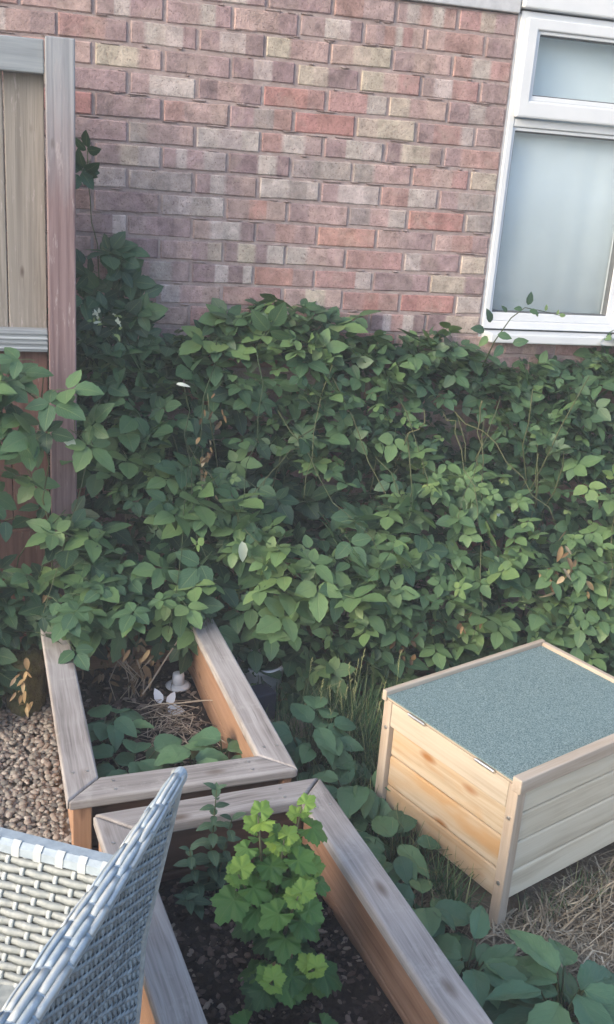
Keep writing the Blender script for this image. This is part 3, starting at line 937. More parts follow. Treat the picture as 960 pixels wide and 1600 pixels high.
# back panel (its rear face is what the camera sees)
bp_root = box_part('back_frame', M['rattanrim'], chair, tuple(CP(-CW / 2, lean(.6) + .022, .33)), (.03, CW - .04, .03), .004)
bp_root.rotation_euler = (0, 0, math.atan2(S_.y, S_.x) - math.pi / 2)
bpy.context.view_layer.update()
def topz(a):      # the top edge dips slightly between the two raised corners
    t_ = (-a) / CW
    return .875 - .012 * math.sin(math.pi * t_)
def fa(z): return -.010 + .0 * z
def back_fn(u, v):
    a = -.012 - (CW - .024) * u
    z = .31 + (topz(a) - .012 - .31) * v
    ins = .020 * (1 - v)
    a = a + (ins if u > .5 else -ins) * abs(u - .5) * 2 + (.028 * math.sin(math.pi * (1 - v)) if u < .5 else -.028 * math.sin(math.pi * (1 - v))) * abs(u - .5) * 2
    return CP(a, lean(z) + .006, z)
class Grp: pass
def emp(name, parent):
    return parent
panel = MB()
V = []
back_inner = []
nu_, nv_ = 10, 10
for q in range(nv_ + 1):
    for p in range(nu_ + 1):
        w = back_fn(p / nu_, q / nv_) + Fv * .012
        V.append(w)
F = [(q * (nu_ + 1) + p, q * (nu_ + 1) + p + 1, (q + 1) * (nu_ + 1) + p + 1, (q + 1) * (nu_ + 1) + p) for q in range(nv_) for p in range(nu_)]
panel.add(V, F)
back = panel.build('back_panel', M['rattanshade'], chair)
weave(back, back_fn, 30, 44, .0105, .0125, .0032, M['rattanshade'], M['rattanshade'], 1)
# rim along the top of the back and down its far edge
pts = []; wid = []
N_ = 26
for i in range(N_ + 1):
    a = -CW * i / N_
    pts.append(CP(a, .010, topz(a))); wid.append(.018 + .024 * min(1, (i / N_) * 1.6))
def rim_prof(i):
    w = wid[i]; e = .006
    c = (w - .022) / 2; hw = (w + .002) / 2
    out = []
    for q in range(9):
        an = math.pi * (1 + .12 - 1.24 * q / 8)
        out.append(Fv * (c + hw * math.cos(an)) + Vector((0, 0, -.004 + .013 * math.sin(an))))
    return out + [Fv * (c + hw * .8) + Vector((0, 0, -.014)), Fv * (c - hw * .8) + Vector((0, 0, -.014))]
rim = sweep('back_rim', pts, rim_prof, M['rattanrim'], chair)
# lengthwise strips woven over the rim, pale and dark in turn
cr_ = random.Random(3)
for rowi, an in enumerate((2.62, 2.10, 1.58, 1.06, .52)):
    a0 = -.002 - .02 * cr_.random()
    k = rowi
    while a0 > -CW + .02:
        a1 = max(-CW + .004, a0 - cr_.uniform(.045, .085))
        P2, N2, S2 = [], [], []
        for q in range(6):
            a = a0 + (a1 - a0) * q / 5
            fi = min(1, (-a / CW) * 1.6); w = .018 + .024 * fi
            c = (w - .022) / 2; hw = (w + .002) / 2
            nn = (Fv * math.cos(an) * .6 + Vector((0, 0, math.sin(an)))).normalized()
            lift = .0012 * math.sin(math.pi * q / 5)
            P2.append(CP(a, .010, topz(a)) + Fv * (c + hw * math.cos(an)) + Vector((0, 0, -.004 + .013 * math.sin(an))) + nn * (lift - .0002))
            N2.append(nn); S2.append(S_.cross(nn).normalized())
        strand(rim, P2, N2, S2, .0062 + .004 * fi, .0014, M['rattanlight'] if k % 2 == 0 else M['rattanrim'], 'wrap')
        a0 = a1 - .004; k += 1
def edge_tube(name, f, zlist, w, parent, mat):
    P_ = [f(z) for z in zlist]
    mb = MB(); mb.tube(P_, w, 8)
    return mb.build(name, mat, parent, smooth=True)
edge_tube('back_edge', lambda z: CP(-.004 - .02 * (1 - (z - .31) / .57) + .028 * math.sin(math.pi * (1 - (z - .31) / .57)), lean(z) + .010, z), [.31, .42, .53, .64, .75, .83, .875], .011, chair, M['rattan'])
edge_tube('back_edge', lambda z: CP(-CW + .004 + .02 * (1 - (z - .31) / .57) - .028 * math.sin(math.pi * (1 - (z - .31) / .57)), lean(z) + .010, z), [.31, .42, .53, .64, .75, .83, .875], .011, chair, M['rattan'])
# arms
def arm(sgn):
    def A(a): return a if sgn > 0 else -CW - a
    def arm_fn(u, v):
        b_ = .085 + .50 * u
        z = .405 + (.645 - .405) * v - .03 * u * v
        a = -.022 + (.048 + .055 * u) * v
        return CP(A(a), b_ + (.02) * (1 - v), z)
    panel = MB(); V = []
    for q in range(9):
        for p in range(9):
            u, v = p / 8, q / 8
            V.append(arm_fn(u, v) + S_ * sgn * .012)
    panel.add(V, [(q * 9 + p, q * 9 + p + 1, (q + 1) * 9 + p + 1, (q + 1) * 9 + p) for q in range(8) for p in range(8)])
    ap = panel.build('arm_panel', M['rattan'], chair)
    weave(ap, arm_fn, 16, 16, .0160, .0100, .0022, M['rattan'], M['rattanlight'], -sgn)
    P_ = []
    for i in range(13):
        u = i / 12
        P_.append(arm_fn(u, 1.0) + S_ * sgn * .014)
    prof = lambda i: [S_ * sgn * o_[0] + Vector((0, 0, o_[1])) for o_ in ((-.022, -.010), (-.020, .004), (-.010, .010), (.014, .008), (.024, -.002), (.022, -.014))]
    rm = sweep('arm_rim', P_, prof, M['rattanrim'], chair)
    for i in range(12):
        u0 = (i + .15) / 12; u1 = (i + .50) / 12
        mbw = MB(); V = []
        for u in (u0, u1):
            p = arm_fn(u, 1.0) + S_ * sgn * .014
            for o_ in ((-.0225, -.012), (-.0205, .0052), (-.0100, .0118)):
                V.append(p + S_ * sgn * o_[0] + Vector((0, 0, o_[1])))
        k = .010 if i % 2 else 0
        mbw.add([v_ + S_ * sgn * k * 0 for v_ in V], [(0, 1, 4, 3), (1, 2, 5, 4)])
        ob = mbw.build('wrap', M['rattanlight'], rm)
        so = ob.modifiers.new('thick', 'SOLIDIFY'); so.thickness = .0009; so.offset = 1
    return ap
arm(1); arm(-1)
# seat
def seat_fn(u, v): return CP(-.02 - (CW - .04) * u, .09 + .50 * v, .405 - .0 * v)
panel = MB(); V = []
for q in range(2):
    for p in range(2): V.append(seat_fn(p, q) - Vector((0, 0, .012)))
panel.add(V, [(0, 1, 3, 2)])
seat = panel.build('seat', M['rattan'], chair)
sdd = seat.modifiers.new('thick', 'SOLIDIFY'); sdd.thickness = .02
weave(seat, seat_fn, 14, 22, .018, .009, .0026, M['rattan'], M['rattanlight'], 1)
for (a, b_, la) in ((-.03, .12, 0), (-CW + .03, .12, 0), (-.01, .56, 0), (-CW + .01, .56, 0)):
    mb = MB(); mb.tube([CP(a, b_, 0), CP(a, b_, .40)], .016, 8)
    mb.build('leg', M['rattanrim'], chair, smooth=True)

# ------------------------------------------------------------------ leaves
def frame_from(d, n):
    d = Vector(d).normalized(); n = Vector(n)
    n = (n - d * n.dot(d))
    if n.length < 1e-4: n = d.orthogonal()
    n.normalize()
    return Matrix((d.cross(n) * -1, d, n)).transposed()      # columns: x side, y tip, z normal

def leaf_geo(L, W, st=7, fold=.22, droop=.25, serr=.06, shape='ovate', cross=1, wav=0.0, r=None, tint=.5):
    """blade along +y from the origin; returns verts, faces, attr"""
    V = []; A = []; F = []
    cols = 2 * cross + 1
    for i in range(st + 1):
        u = i / st
        if shape == 'ovate': w = math.sin(math.pi * min(1, u ** .80)) ** .78 * (1 - .12 * u)
        elif shape == 'round': w = math.sin(math.pi * u ** .8) ** .6
        elif shape == 'lance': w = math.sin(math.pi * u ** .85) ** 1.0
        else: w = math.sin(math.pi * u)
        w = max(w, .02) * W / 2
        if 0 < i < st: w *= 1 + (serr if i % 2 else -serr)
        yy = L * u; zz = -droop * L * u * u
        for k in range(-cross, cross + 1):
            s_ = k / cross
            zc = -abs(s_) * 0 + fold * abs(s_) * w
            zc -= .35 * fold * (abs(s_) ** 2) * w
            wv = (r.uniform(-wav, wav) if r and wav else 0) * L
            V.append((s_ * w, yy, zz + zc + wv))
            A.append((tint, u, .5 + .5 * s_, 1))
    for i in range(st):
        for k in range(cols - 1):
            a = i * cols + k
            F.append((a, a + 1, a + cols + 1, a + cols))
    return np.array(V, np.float32), F, np.array(A, np.float32)

def xf(V, Mx, p): return V @ np.array(Mx, np.float32).T + np.array(p, np.float32)

def compound(r, L, tint, n5=False, st=9):
    """bramble leaf: three or five leaflets on a stalk, tip along +y, upper face +z, origin at the stalk base"""
    mb = MB()
    pet = L * r.uniform(.5, .8)
    mb.tube([(0, 0, 0), (0, pet * .5, .004), (0, pet, 0)], [.0013, .0011, .001], 3, (.35, .5, .5, 1), cap=False)
    angs = [0, 68, -68] + ([128, -128] if n5 else [])
    for i, a in enumerate(angs):
        l = L * (1 if i == 0 else (.86 if i < 3 else .68)) * r.uniform(.92, 1.06)
        V, F, A = leaf_geo(l, l * r.uniform(.60, .78), st, .26, r.uniform(-.05, .3), .055, 'ovate', 1, 0, r, min(1, max(0, tint + r.uniform(-.06, .06))))
        q = Matrix.Rotation(R(-a + r.uniform(-8, 8)), 3, 'Z') @ Matrix.Rotation(R(r.uniform(-16, 14)), 3, 'X') @ Matrix.Rotation(R(r.uniform(-14, 14)), 3, 'Y')
        off = Vector((0, pet, 0)) + (q @ Vector((0, l * (.22 if i == 0 else .05), 0)))
        mb.add(xf(V, q, off), F, A)
    return mb

def leaf_pool(n, r, Lr, tr, mat, name='leaf'):
    out = []
    for i in range(n):
        L = r.uniform(*Lr); t = r.uniform(*tr)
        mb = compound(r, L, t, r.random() < .45)
        me = mb.mesh(name, True); me.materials.append(mat)
        out.append((mb, me, L))
    return out

lr = random.Random(21)
POOL_D = leaf_pool(14, lr, (.060, .088), (.12, .36), M['bramble'])       # dark; on deep hedge leaves this tone is painted shade
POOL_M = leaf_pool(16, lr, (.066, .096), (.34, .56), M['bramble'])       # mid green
POOL_B = leaf_pool(10, lr, (.056, .084), (.55, .80), M['bramble'])       # fresh; also the painted lit tone of outer hedge leaves
POOL_Y = leaf_pool(4, lr, (.030, .050), (.82, 1.0), M['bramble'])        # yellow-green shoots

def view_info(p):
    d = Vector(p) - EYE
    z = d.dot(FWD)
    if z < .1: return None
    return 480 + 1561 * d.dot(RIGHT) / z, 800 - 1561 * d.dot(UP) / z, z

def place_leaves(parent, items, limit=300, name='leaf', mass='leaf_mass'):
    """items: (score, mb, mesh, matrix3, pos). The best-seen become single leaves, the rest one mass."""
    items.sort(key=lambda t_: -t_[0])
    for sc_, mb_, me, q, p in items[:limit]:
        o = bpy.data.objects.new(name, me); COL.objects.link(o)
        o.parent = parent
        m4 = q.to_4x4(); m4.translation = Vector(p) - Vector(parent.location)
        o.matrix_local = m4
    if len(items) > limit:
        big = MB()
        for sc_, mb_, me, q, p in items[limit:]:
            for V, A in zip([np.concatenate(mb_.v)], [np.concatenate(mb_.a)]):
                big.add(xf(V, q, p), mb_.f, A)
        big.build(mass, items[0][2].materials[0], parent, smooth=True, kind='stuff')

def n3(x, y, z, s=1.0):
    return (math.sin(x * 5.1 * s + 1.7 * math.sin(z * 4.3 * s + 1)) + math.sin(z * 6.7 * s + 2.1 * math.sin(x * 3.9 * s) + y * 3) + math.sin((x + z) * 8.3 * s + 2)) / 3

def profile(x, s):
    """surface of the bramble mass: s 0 at the top by the wall to 1 at its foot; returns y, z"""
    top = 1.20 + .045 * math.sin(x * 4.2 + .6) + .03 * math.sin(x * 9.1) - (.03 if x > .9 else 0)
    over = max(0, min(1, (.0 - x) / .25))          # over the far bed the mass hangs out and stops above it
    pts = [(-.035, top), (-.13, top - .06), (-.21, top - .22), (-.24, .88), (-.30, .76), (-.47, .68), (-.60, .53), (-.68 - .03 * over, .38), (-.70, .20 + .09 * over), (-.66, .02 + .26 * over)]
    t_ = s * (len(pts) - 1); i = min(int(t_), len(pts) - 2); f = t_ - i
    return pts[i][0] + (pts[i + 1][0] - pts[i][0]) * f, pts[i][1] + (pts[i + 1][1] - pts[i][1]) * f

hedge = thing('bramble_hedge', (.45, -.3, 0), 'long tangled bramble thicket along the foot of the brick wall', 'bramble')
hr = random.Random(33)
items = []
for i in range(4900):
    x = hr.uniform(-.60, 2.05)
    s = hr.random()
    y, z = profile(x, s)
    if x > 1.0 and z > 1.10: z -= .05
    lump = n3(x, y, z)
    depth = hr.random() ** 1.4 * .20 if i % 4 else .18 + hr.random() * .16
    if s < .18: depth *= .4
    gap = n3(x + 4.2, y, z, 1.5)
    if .60 < z < .98 and gap > .12 and depth < .17 and hr.random() < .9: continue
    if gap > .38 and z < .6 and depth < .15 and hr.random() < .6: continue
    if abs(x - .09) < .055 and y < -.5 and z < .22: continue
    if x < -.02 and y < -.62 and z < .36: continue
    if x < -.47 and z > .8 : pass
    out = Vector((0, -.8, .6)) if s > .35 else Vector((0, -.7, .7))
    p = Vector((x, y, z)) + out * (.045 * lump - depth)
    if p.y > -.02: p.y = -.02 - hr.random() * .02
    if p.z < .03: continue
    if x < -.46 and p.y < -.34 and p.y > -.46 and p.z > .4: p.y = -.47
    n = Vector((hr.gauss(0, .42), hr.gauss(-.42, .35), hr.gauss(.9, .3)))
    d = Vector((hr.gauss(0, .9), hr.gauss(-.55, .55), hr.gauss(-.10, .32)))
    q = frame_from(d, n)
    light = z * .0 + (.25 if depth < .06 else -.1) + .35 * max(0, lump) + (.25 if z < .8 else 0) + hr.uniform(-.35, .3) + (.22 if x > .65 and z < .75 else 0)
    if depth > .15: light = -1  # deep leaves take the dark pool: thicket shade put into colour
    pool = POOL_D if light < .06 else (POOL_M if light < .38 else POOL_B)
    if hr.random() < .022: pool = POOL_Y
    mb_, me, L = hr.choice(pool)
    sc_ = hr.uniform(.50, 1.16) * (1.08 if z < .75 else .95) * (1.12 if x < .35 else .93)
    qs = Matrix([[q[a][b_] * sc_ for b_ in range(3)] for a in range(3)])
    vi = view_info(p)
    score = 0
    if vi and -20 < vi[0] < 980 and 0 < vi[1] < 1620:
        score = (L * sc_ / vi[2]) * (1 - min(1, depth / .12) * .8) * (.6 + .4 * max(0, n.normalized().dot((EYE - p).normalized())))
    items.append((score, mb_, me, qs, p))
for i in range(34):          # shoots spilling over the back end of the far bed
    p = Vector((hr.uniform(-.66, -.22), hr.uniform(-.80, -.55), hr.uniform(.36, .50)))
    q = frame_from((hr.gauss(0, .7), -.8, hr.gauss(-.15, .2)), (hr.gauss(0, .3), -.35, 1))
    mb_, me, L = hr.choice(POOL_M + POOL_B); k = hr.uniform(.6, 1.0)
    items.append((.04 if i % 2 else .001, mb_, me, Matrix([[q[a][b_] * k for b_ in range(3)] for a in range(3)]), p))
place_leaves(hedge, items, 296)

# hanging and arching canes
def cane_pts(p0, p1, sag, r, n=9, wob=.012):
    p0 = Vector(p0); p1 = Vector(p1)
    out = []
    for i in range(n):
        t_ = i / (n - 1)
        p = p0.lerp(p1, t_) + Vector((0, 0, sag * 4 * t_ * (1 - t_)))
        if 0 < i < n - 1: p += Vector((r.gauss(0, wob), r.gauss(0, wob), r.gauss(0, wob)))
        out.append(p)
    return out
def cane(parent, p0, p1, sag, r, rad=.0025, tint=None, name='cane'):
    mb = MB(); P_ = cane_pts(p0, p1, sag, r)
    mb.tube(P_, [rad * (1 - .55 * i / 8) for i in range(9)], 5, (tint if tint is not None else r.random() * .55, .5, .5, 1))
    o = mb.build(name, M['cane'], parent, smooth=True)
    return P_
for i in range(20):
    x = hr.uniform(-.45, 1.8)
    s0, s1 = hr.uniform(.05, .45), hr.uniform(.5, .95)
    y0, z0 = profile(x, s0); x1 = x + hr.uniform(-.45, .45); y1, z1 = profile(x1, s1)
    cane(hedge, (x, y0 - .02, z0), (x1, y1 - .045, z1), hr.uniform(-.02, .08), hr)
for i in range(16):
    x = hr.uniform(-.4, 1.9)
    cane(hedge, (x, -.12 - hr.random() * .3, 0), (x + hr.uniform(-.3, .3), -.2 - hr.random() * .25, hr.uniform(.7, 1.1)), .05, hr, .0045, .4)
cane(hedge, (.70, -.30, .95), (.585, -.33, .70), .0, hr, .003, .55)
cane(hedge, (.93, -.28, .98), (.96, -.30, .62), .02, hr, .003, .6)
# withered pale leaves and brown dead leaf bunches in the thicket
def single_leaf(parent, p, d, n, L, W, mat, tint, name, label=None, fold=.3, droop=.2):
    V, F, A = leaf_geo(L, W, 7, fold, droop, .04, 'ovate', 1, 0, hr, tint)
    mb = MB(); mb.add(V, F, A)
    o = mb.build(name, mat, None, smooth=True)
    o.parent = parent
    m4 = frame_from(d, n).to_4x4(); m4.translation = Vector(p) - Vector(parent.location)
    o.matrix_local = m4
    if label: o['label'] = label
    return o
single_leaf(hedge, (-.020, -.66, .60), (.15, -.1, -1), (.2, -1, .2), .075, .034, M['paleleaf'], .3, 'withered_leaf', 'pale withered leaf hanging point down')
single_leaf(hedge, (-.215, -.45, 1.06), (1, .1, -.05), (0, -.5, 1), .05, .02, M['paleleaf'], .9, 'withered_leaf', 'small white withered leaf')
single_leaf(hedge, (.95, -.45, .60), (1, .1, -.05), (0, -1, .3), .035, .03, M['paleleaf'], .8, 'withered_leaf')
def dead_bunch(parent, c, n, spread, r, Lr=(.025, .05), name='dead_leaf', tints=(.0, 1.0)):
    for i in range(n):
        p = Vector(c) + Vector((r.gauss(0, spread[0]), r.gauss(0, spread[1]), r.gauss(0, spread[2])))
        L = r.uniform(*Lr)
        single_leaf(parent, p, (r.gauss(0, .6), r.gauss(-.2, .5), -1), (r.gauss(0, .6), -1, r.gauss(.2, .5)), L, L * r.uniform(.25, .5), M['deadleaf'], r.uniform(*tints), name, None, .6, r.uniform(-.4, .5))
dead_bunch(hedge, (-.10, -.40, .80), 14, (.014, .02, .055), hr, (.02, .045), tints=(.1, .9))
dead_bunch(hedge, (-.07, -.40, .95), 10, (.03, .02, .03), hr, (.02, .035), tints=(0, .4))
dead_bunch(hedge, (1.16, -.66, .46), 22, (.05, .04, .06), hr, (.03, .07), tints=(.3, .85))
dead_bunch(hedge, (.56, -.70, .22), 9, (.03, .03, .05), hr, (.02, .04), tints=(.1, .6))
dead_bunch(hedge, (.78, -.72, .30), 6, (.02, .02, .03), hr, (.03, .05), tints=(.1, .5))

# climber on the wall beside the post
climb = thing('bramble_climber', (-.42, -.05, 1.2), 'dark bramble shoots climbing the bricks beside the fence post', 'bramble')
items = []
for i in range(62):
    t_ = hr.random() ** 1.3
    if i < 4:
        p = Vector((hr.gauss(-.475, .015), -.05 - hr.random() * .04, hr.gauss(1.71, .03)))
    else:
        z = 1.14 + .32 * t_
        p = Vector((hr.gauss(-.43 + .05 * (1 - t_), .06 * (1.3 - t_)), -.04 - hr.random() * .09, z))
    n = Vector((hr.gauss(0, .5), -.9, hr.gauss(.5, .3))); d = Vector((hr.gauss(0, .8), -.3, hr.gauss(-.3, .6)))
    mb_, me, L = hr.choice(POOL_D if hr.random() < .8 else POOL_M)
    items.append((1, mb_, me, frame_from(d, n), p))
place_leaves(climb, items, 300)
for (a, b_) in (((-.40, -.05, 1.1), (-.47, -.05, 1.75)), ((-.33, -.08, 1.15), (-.36, -.08, 1.50)), ((-.45, -.09, 1.1), (-.40, -.06, 1.45))):
    cane(climb, a, b_, 0, hr, .003, .5)
# pale flower sprays near the top left of the thicket
for (cx, cz) in ((-.455, 1.215), (-.385, 1.20)):
    for k in range(10):
        single_leaf(climb, (cx + hr.gauss(0, .012), -.20 + hr.gauss(0, .01), cz + hr.gauss(0, .018)), (hr.gauss(0, 1), -.4, hr.gauss(.3, .6)), (0, -1, .6), hr.uniform(.012, .03), .010, M['bramble'] if k < 5 else M['paleleaf'], .98 if k < 5 else .5, 'bud', None)

# bramble shoot in front of the window
shoot = thing('bramble_shoot', (1.0, -.16, 1.1), 'thin leafy bramble shoot reaching up before the white window sill', 'bramble')
sp = [(.98, -.14, 1.08), (1.0, -.17, 1.18), (1.05, -.18, 1.27), (1.10, -.18, 1.31), (1.17, -.17, 1.30), (1.25, -.17, 1.285)]
mb = MB(); mb.tube(sp, [.003, .0026, .0022, .0018, .0014, .001], 5, (.2, .5, .5, 1)); mb.build('stem', M['cane'], shoot, smooth=True)
for (p, d, L, t_) in (((.975, -.17, 1.25), (-.4, -.2, 1), .055, .2), ((.955, -.17, 1.22), (-1, -.3, .2), .06, .3), ((.965, -.18, 1.20), (-.6, -.3, -.6), .05, .8),
                     ((1.0, -.19, 1.21), (.8, -.4, -.1), .055, .5), ((1.03, -.18, 1.29), (-.5, 0, .6), .032, .25), ((1.11, -.18, 1.32), (.25, 0, 1), .05, .2),
                     ((1.09, -.18, 1.305), (-1, -.2, .05), .035, .45), ((1.12, -.18, 1.30), (.9, -.2, -.15), .04, .5), ((1.06, -.2, 1.18), (.9, -.4, .3), .06, .45),
                     ((1.02, -.2, 1.17), (-.6, -.5, -.5), .06, .4), ((1.19, -.17, 1.30), (.2, 0, 1), .024, .85), ((1.24, -.17, 1.287), (.3, 0, 1), .02, .9),
                     ((1.25, -.17, 1.285), (1, 0, .1), .03, .9), ((1.15, -.17, 1.295), (.6, 0, -.6), .025, .85)):
    single_leaf(shoot, p, d, (.1, -1, .5), L, L * .6, M['bramble'], t_, 'leaf')

# bramble in front of the fence and down to the gravel
bush = thing('bramble_bush', (-.75, -.6, 0), 'bramble with big pale leaves leaning on the fence beside the far bed', 'bramble')
items = []
for i in range(330):
    u = hr.random()
    if u < .22:
        p = Vector((hr.uniform(-1.3, -.60), -.50 - hr.random() * .12, hr.gauss(1.05, .07))); 
    elif u < .40:
        p = Vector((hr.uniform(-1.3, -.58), -.46 - hr.random() * .12, hr.uniform(.5, 1.0)))
        if -.80 < p.x and .58 < p.z < .95 and hr.random() < .72: continue
    else:
        p = Vector((hr.uniform(-1.3, -.63), -.48 - hr.random() * .25, hr.uniform(.08, .56) * (1 - .2 * hr.random())))
    if p.x > -.80 and p.y < -.52 and p.z < .27: continue
    n = Vector((hr.gauss(0.1, .4), hr.gauss(-.6, .3), hr.gauss(.8, .3))); d = Vector((hr.gauss(.2, .8), hr.gauss(-.7, .4), hr.gauss(-.3, .3)))
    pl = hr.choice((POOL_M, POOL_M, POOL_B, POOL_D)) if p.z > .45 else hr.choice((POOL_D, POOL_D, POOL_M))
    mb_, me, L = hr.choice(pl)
    k = hr.uniform(.95, 1.3) if p.z > .8 else hr.uniform(.85, 1.2)
    q = frame_from(d, n)
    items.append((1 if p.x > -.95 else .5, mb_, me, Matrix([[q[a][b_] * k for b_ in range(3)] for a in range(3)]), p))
for (p, d, k) in (((-.70, -.60, 1.10), (-.9, -.4, -.1), 1.35), ((-.66, -.62, 1.06), (.6, -.5, -.2), 1.3), ((-.60, -.62, 1.07), (.8, -.4, .2), 1.2), ((-.55, -.60, .95), (.6, -.3, -.5), 1.3), ((-.52, -.6, .93), (.5, -.4, .6), 1.1),
                ((-.62, -.62, .92), (-.7, -.3, -.2), 1.0), ((-.60, -.56, .48), (.3, -.6, .1), 1.2), ((-.56, -.62, .42), (.4, -.6, -.3), 1.1), ((-.66, -.62, .50), (-.3, -.6, .1), 1.1), ((-.57, -.82, .36), (.3, -.6, -.2), .95)):
    mb_, me, L = hr.choice(POOL_M + POOL_B)
    q = frame_from(d, (.1, -.6, .8))
    items.append((2, mb_, me, Matrix([[q[a][b_] * k for b_ in range(3)] for a in range(3)]), Vector(p)))
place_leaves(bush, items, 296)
for i in range(14):
    x = hr.uniform(-1.2, -.62)
    cane(bush, (x, -.5, .02), (x + hr.uniform(-.1, .25), -.55, hr.uniform(.5, 1.1)), .02, hr, .004, hr.random())
cane(bush, (-.70, -.60, 1.08), (-.48, -.62, .90), .02, hr, .003, .3)
single_leaf(bush, (-.575, -.63, .955), (.6, -.2, -.8), (.2, -1, .3), .075, .034, M['paleleaf'], .2, 'withered_leaf', 'pale withered leaf')
# dry yellow leaf bunch at the foot of the bush
dead_bunch(bush, (-.70, -.72, .17), 16, (.012, .015, .05), hr, (.025, .05), tints=(.55, .8))
dead_bunch(bush, (-.63, -.60, .42), 8, (.02, .02, .02), hr, (.02, .04), tints=(.4, .75))

# ------------------------------------------------------------------ broad-leaved weeds
def broad_plant(name, label, c, leaves, r, mat, tint=(.2, .7), cat='plant', group=None, stem=True):
    root = thing(name, (c[0], c[1], 0), label, cat, group)
    for (p, d, n, L, W) in leaves:
        V, F, A = leaf_geo(L, W, 12, r.uniform(.2, .5), r.uniform(.12, .5), .04, 'round' if W / L > .76 else 'ovate', 3, .022, r, r.uniform(*tint))
        mb = MB(); mb.add(V, F, A)
        o = mb.build('leaf', mat, root, smooth=True)
        o.parent = root; o.matrix_parent_inverse = Matrix.Identity(4)
        m4 = frame_from(d, n).to_4x4(); m4.translation = Vector(p) - Vector(root.location)
        o.matrix_local = m4
        if stem:
            mb = MB(); b0 = Vector((c[0], c[1], c[2])); p1 = Vector(p)
            mb.tube([b0, b0.lerp(p1, .5) + Vector((0, 0, .012)), p1], [.0035, .003, .002], 5, (.25, .5, .5, 1), cap=False)
            mb.build('stalk', M['cane'], root, smooth=True)
    return root
pr = random.Random(77)
def rosette(c, n, rad, zr, Lr, wr, r, dirs=None):
    out = []
    for i in range(n):
        a = 2 * math.pi * (i + r.uniform(-.3, .3)) / n
        rr_ = rad * r.uniform(.15, 1)
        d = Vector((math.cos(a), math.sin(a), r.uniform(-.25, .25)))
        p = Vector((c[0] + math.cos(a) * rr_ * .5, c[1] + math.sin(a) * rr_ * .5, c[2] + r.uniform(*zr)))
        L = r.uniform(*Lr)
        out.append((p, d, (r.gauss(0, .25), r.gauss(-.25, .25), 1), L, L * r.uniform(*wr)))
    return out
wg = 'broad-leaved weeds along the beds'
for (lab, c, n, rad, zr, Lr) in (
    ('big dark broad-leaved weed between the far bed corner and the hutch', (.13, -1.12, 0), 30, .19, (.06, .20), (.075, .12)),
    ('broad-leaved weed behind the near bed corner left of the hutch', (.19, -1.37, 0), 26, .16, (.05, .16), (.07, .11)),
    ('round-leaved weed beside the near bed opposite the hutch front', (.215, -1.60, 0), 19, .12, (.04, .14), (.065, .105)),
    ('round-leaved weed squeezed between bed wall and hutch corner post', (.225, -1.80, 0), 18, .11, (.03, .12), (.06, .10)),
    ('broad-leaved weed against the near bed below the hutch corner', (.26, -1.98, 0), 20, .13, (.04, .13), (.08, .125)),
    ('large-leaved weed in the bottom right corner on dry grass', (.42, -2.13, 0), 28, .20, (.04, .15), (.09, .15))):
    long_ = c[1] < -1.9
    broad_plant('broad_leaf_weed', lab, c, rosette(c, n, rad, zr, (Lr[0] * 1.15, Lr[1] * 1.15) if long_ else Lr, (.46, .64) if long_ else (.58, .85), pr), pr, M['comfrey'], (.15, 1.0), 'weed', wg)
# weeds inside the far bed
for (lab, c, n, rad, zr, Lr) in (
    ('leafy weed in the far bed along its left board', (-.46, -1.02, .10), 13, .13, (.04, .12), (.075, .105)),
    ('low weed in the near left corner of the far bed', (-.41, -1.25, .10), 14, .15, (.04, .12), (.08, .11)),
    ('two-leaved weed at the front board of the far bed', (-.255, -1.27, .10), 5, .06, (.09, .15), (.10, .125)),
    ('bright weed in the right front corner of the far bed', (-.16, -1.23, .10), 8, .09, (.07, .14), (.085, .115))):
    broad_plant('bed_weed', lab, c, rosette(c, n, rad, zr, Lr, (.62, .78), pr), pr, M['comfrey'], (.3, 1.0), 'weed', 'weeds inside the far bed')

# ------------------------------------------------------------------ currant bush
def lobed_geo(Rr, tint, r):
    V = [(0, 0, 0)]; A = [(tint, 0, .5, 1)]; F = []
    n = 37
    lobes = ((0, 1.0), (56, .88), (-56, .88), (112, .62), (-112, .62))
    k = 1 + .12 * (r.random() - .5); cup = r.uniform(.15, .5); fl_ = r.uniform(.0, .28)
    for i in range(n):
        th = -150 + 300 * i / (n - 1)
        rad = max(l * (1 - .33 * min(1, abs(th - a) / 34)) for a, l in lobes)
        rad *= Rr * k * (1 + (.055 if i % 2 else -.055))
        t_ = R(th)
        x, y = math.sin(t_) * rad, math.cos(t_) * rad
        V.append((x, y, -cup * rad * rad / Rr + fl_ * abs(x) + .05 * Rr * math.cos(R(th) * 6.4) + r.uniform(-.03, .03) * Rr))
        A.append((tint, .5 + .5 * rad / Rr, .5 + .48 * math.sin(R(th) * 3.2), 1))
    base = len(V)
    for i in range(n):
        p = V[1 + i]
        V.append((p[0] * .55, p[1] * .55, p[2] * .36 + .05 * Rr * math.cos(R(-150 + 300 * i / (n - 1)) * 6.4)))
        A.append((tint, .3, A[1 + i][2], 1))
    for i in range(n - 1):
        F.append((0, base + i + 1, base + i)); F.append((base + i, base + i + 1, 2 + i, 1 + i))
    V = np.array(V, np.float32); V[:, 1] += Rr * .25
    return V, F, np.array(A, np.float32)
cur = thing('currant_bush', (-.18, -1.92, .145), 'bright green lobed-leaf currant bush growing in the near bed', 'shrub')
LP = []
for t_ in (.05, .15, .25, .35, .5, .62, .78, .95):
    for q in range(4):
        V, F, A = lobed_geo(1.0, t_, pr); mb = MB(); mb.add(V, F, A)
        me = mb.mesh('leaf', True); me.materials.append(M['currant']); LP.append((t_, me))
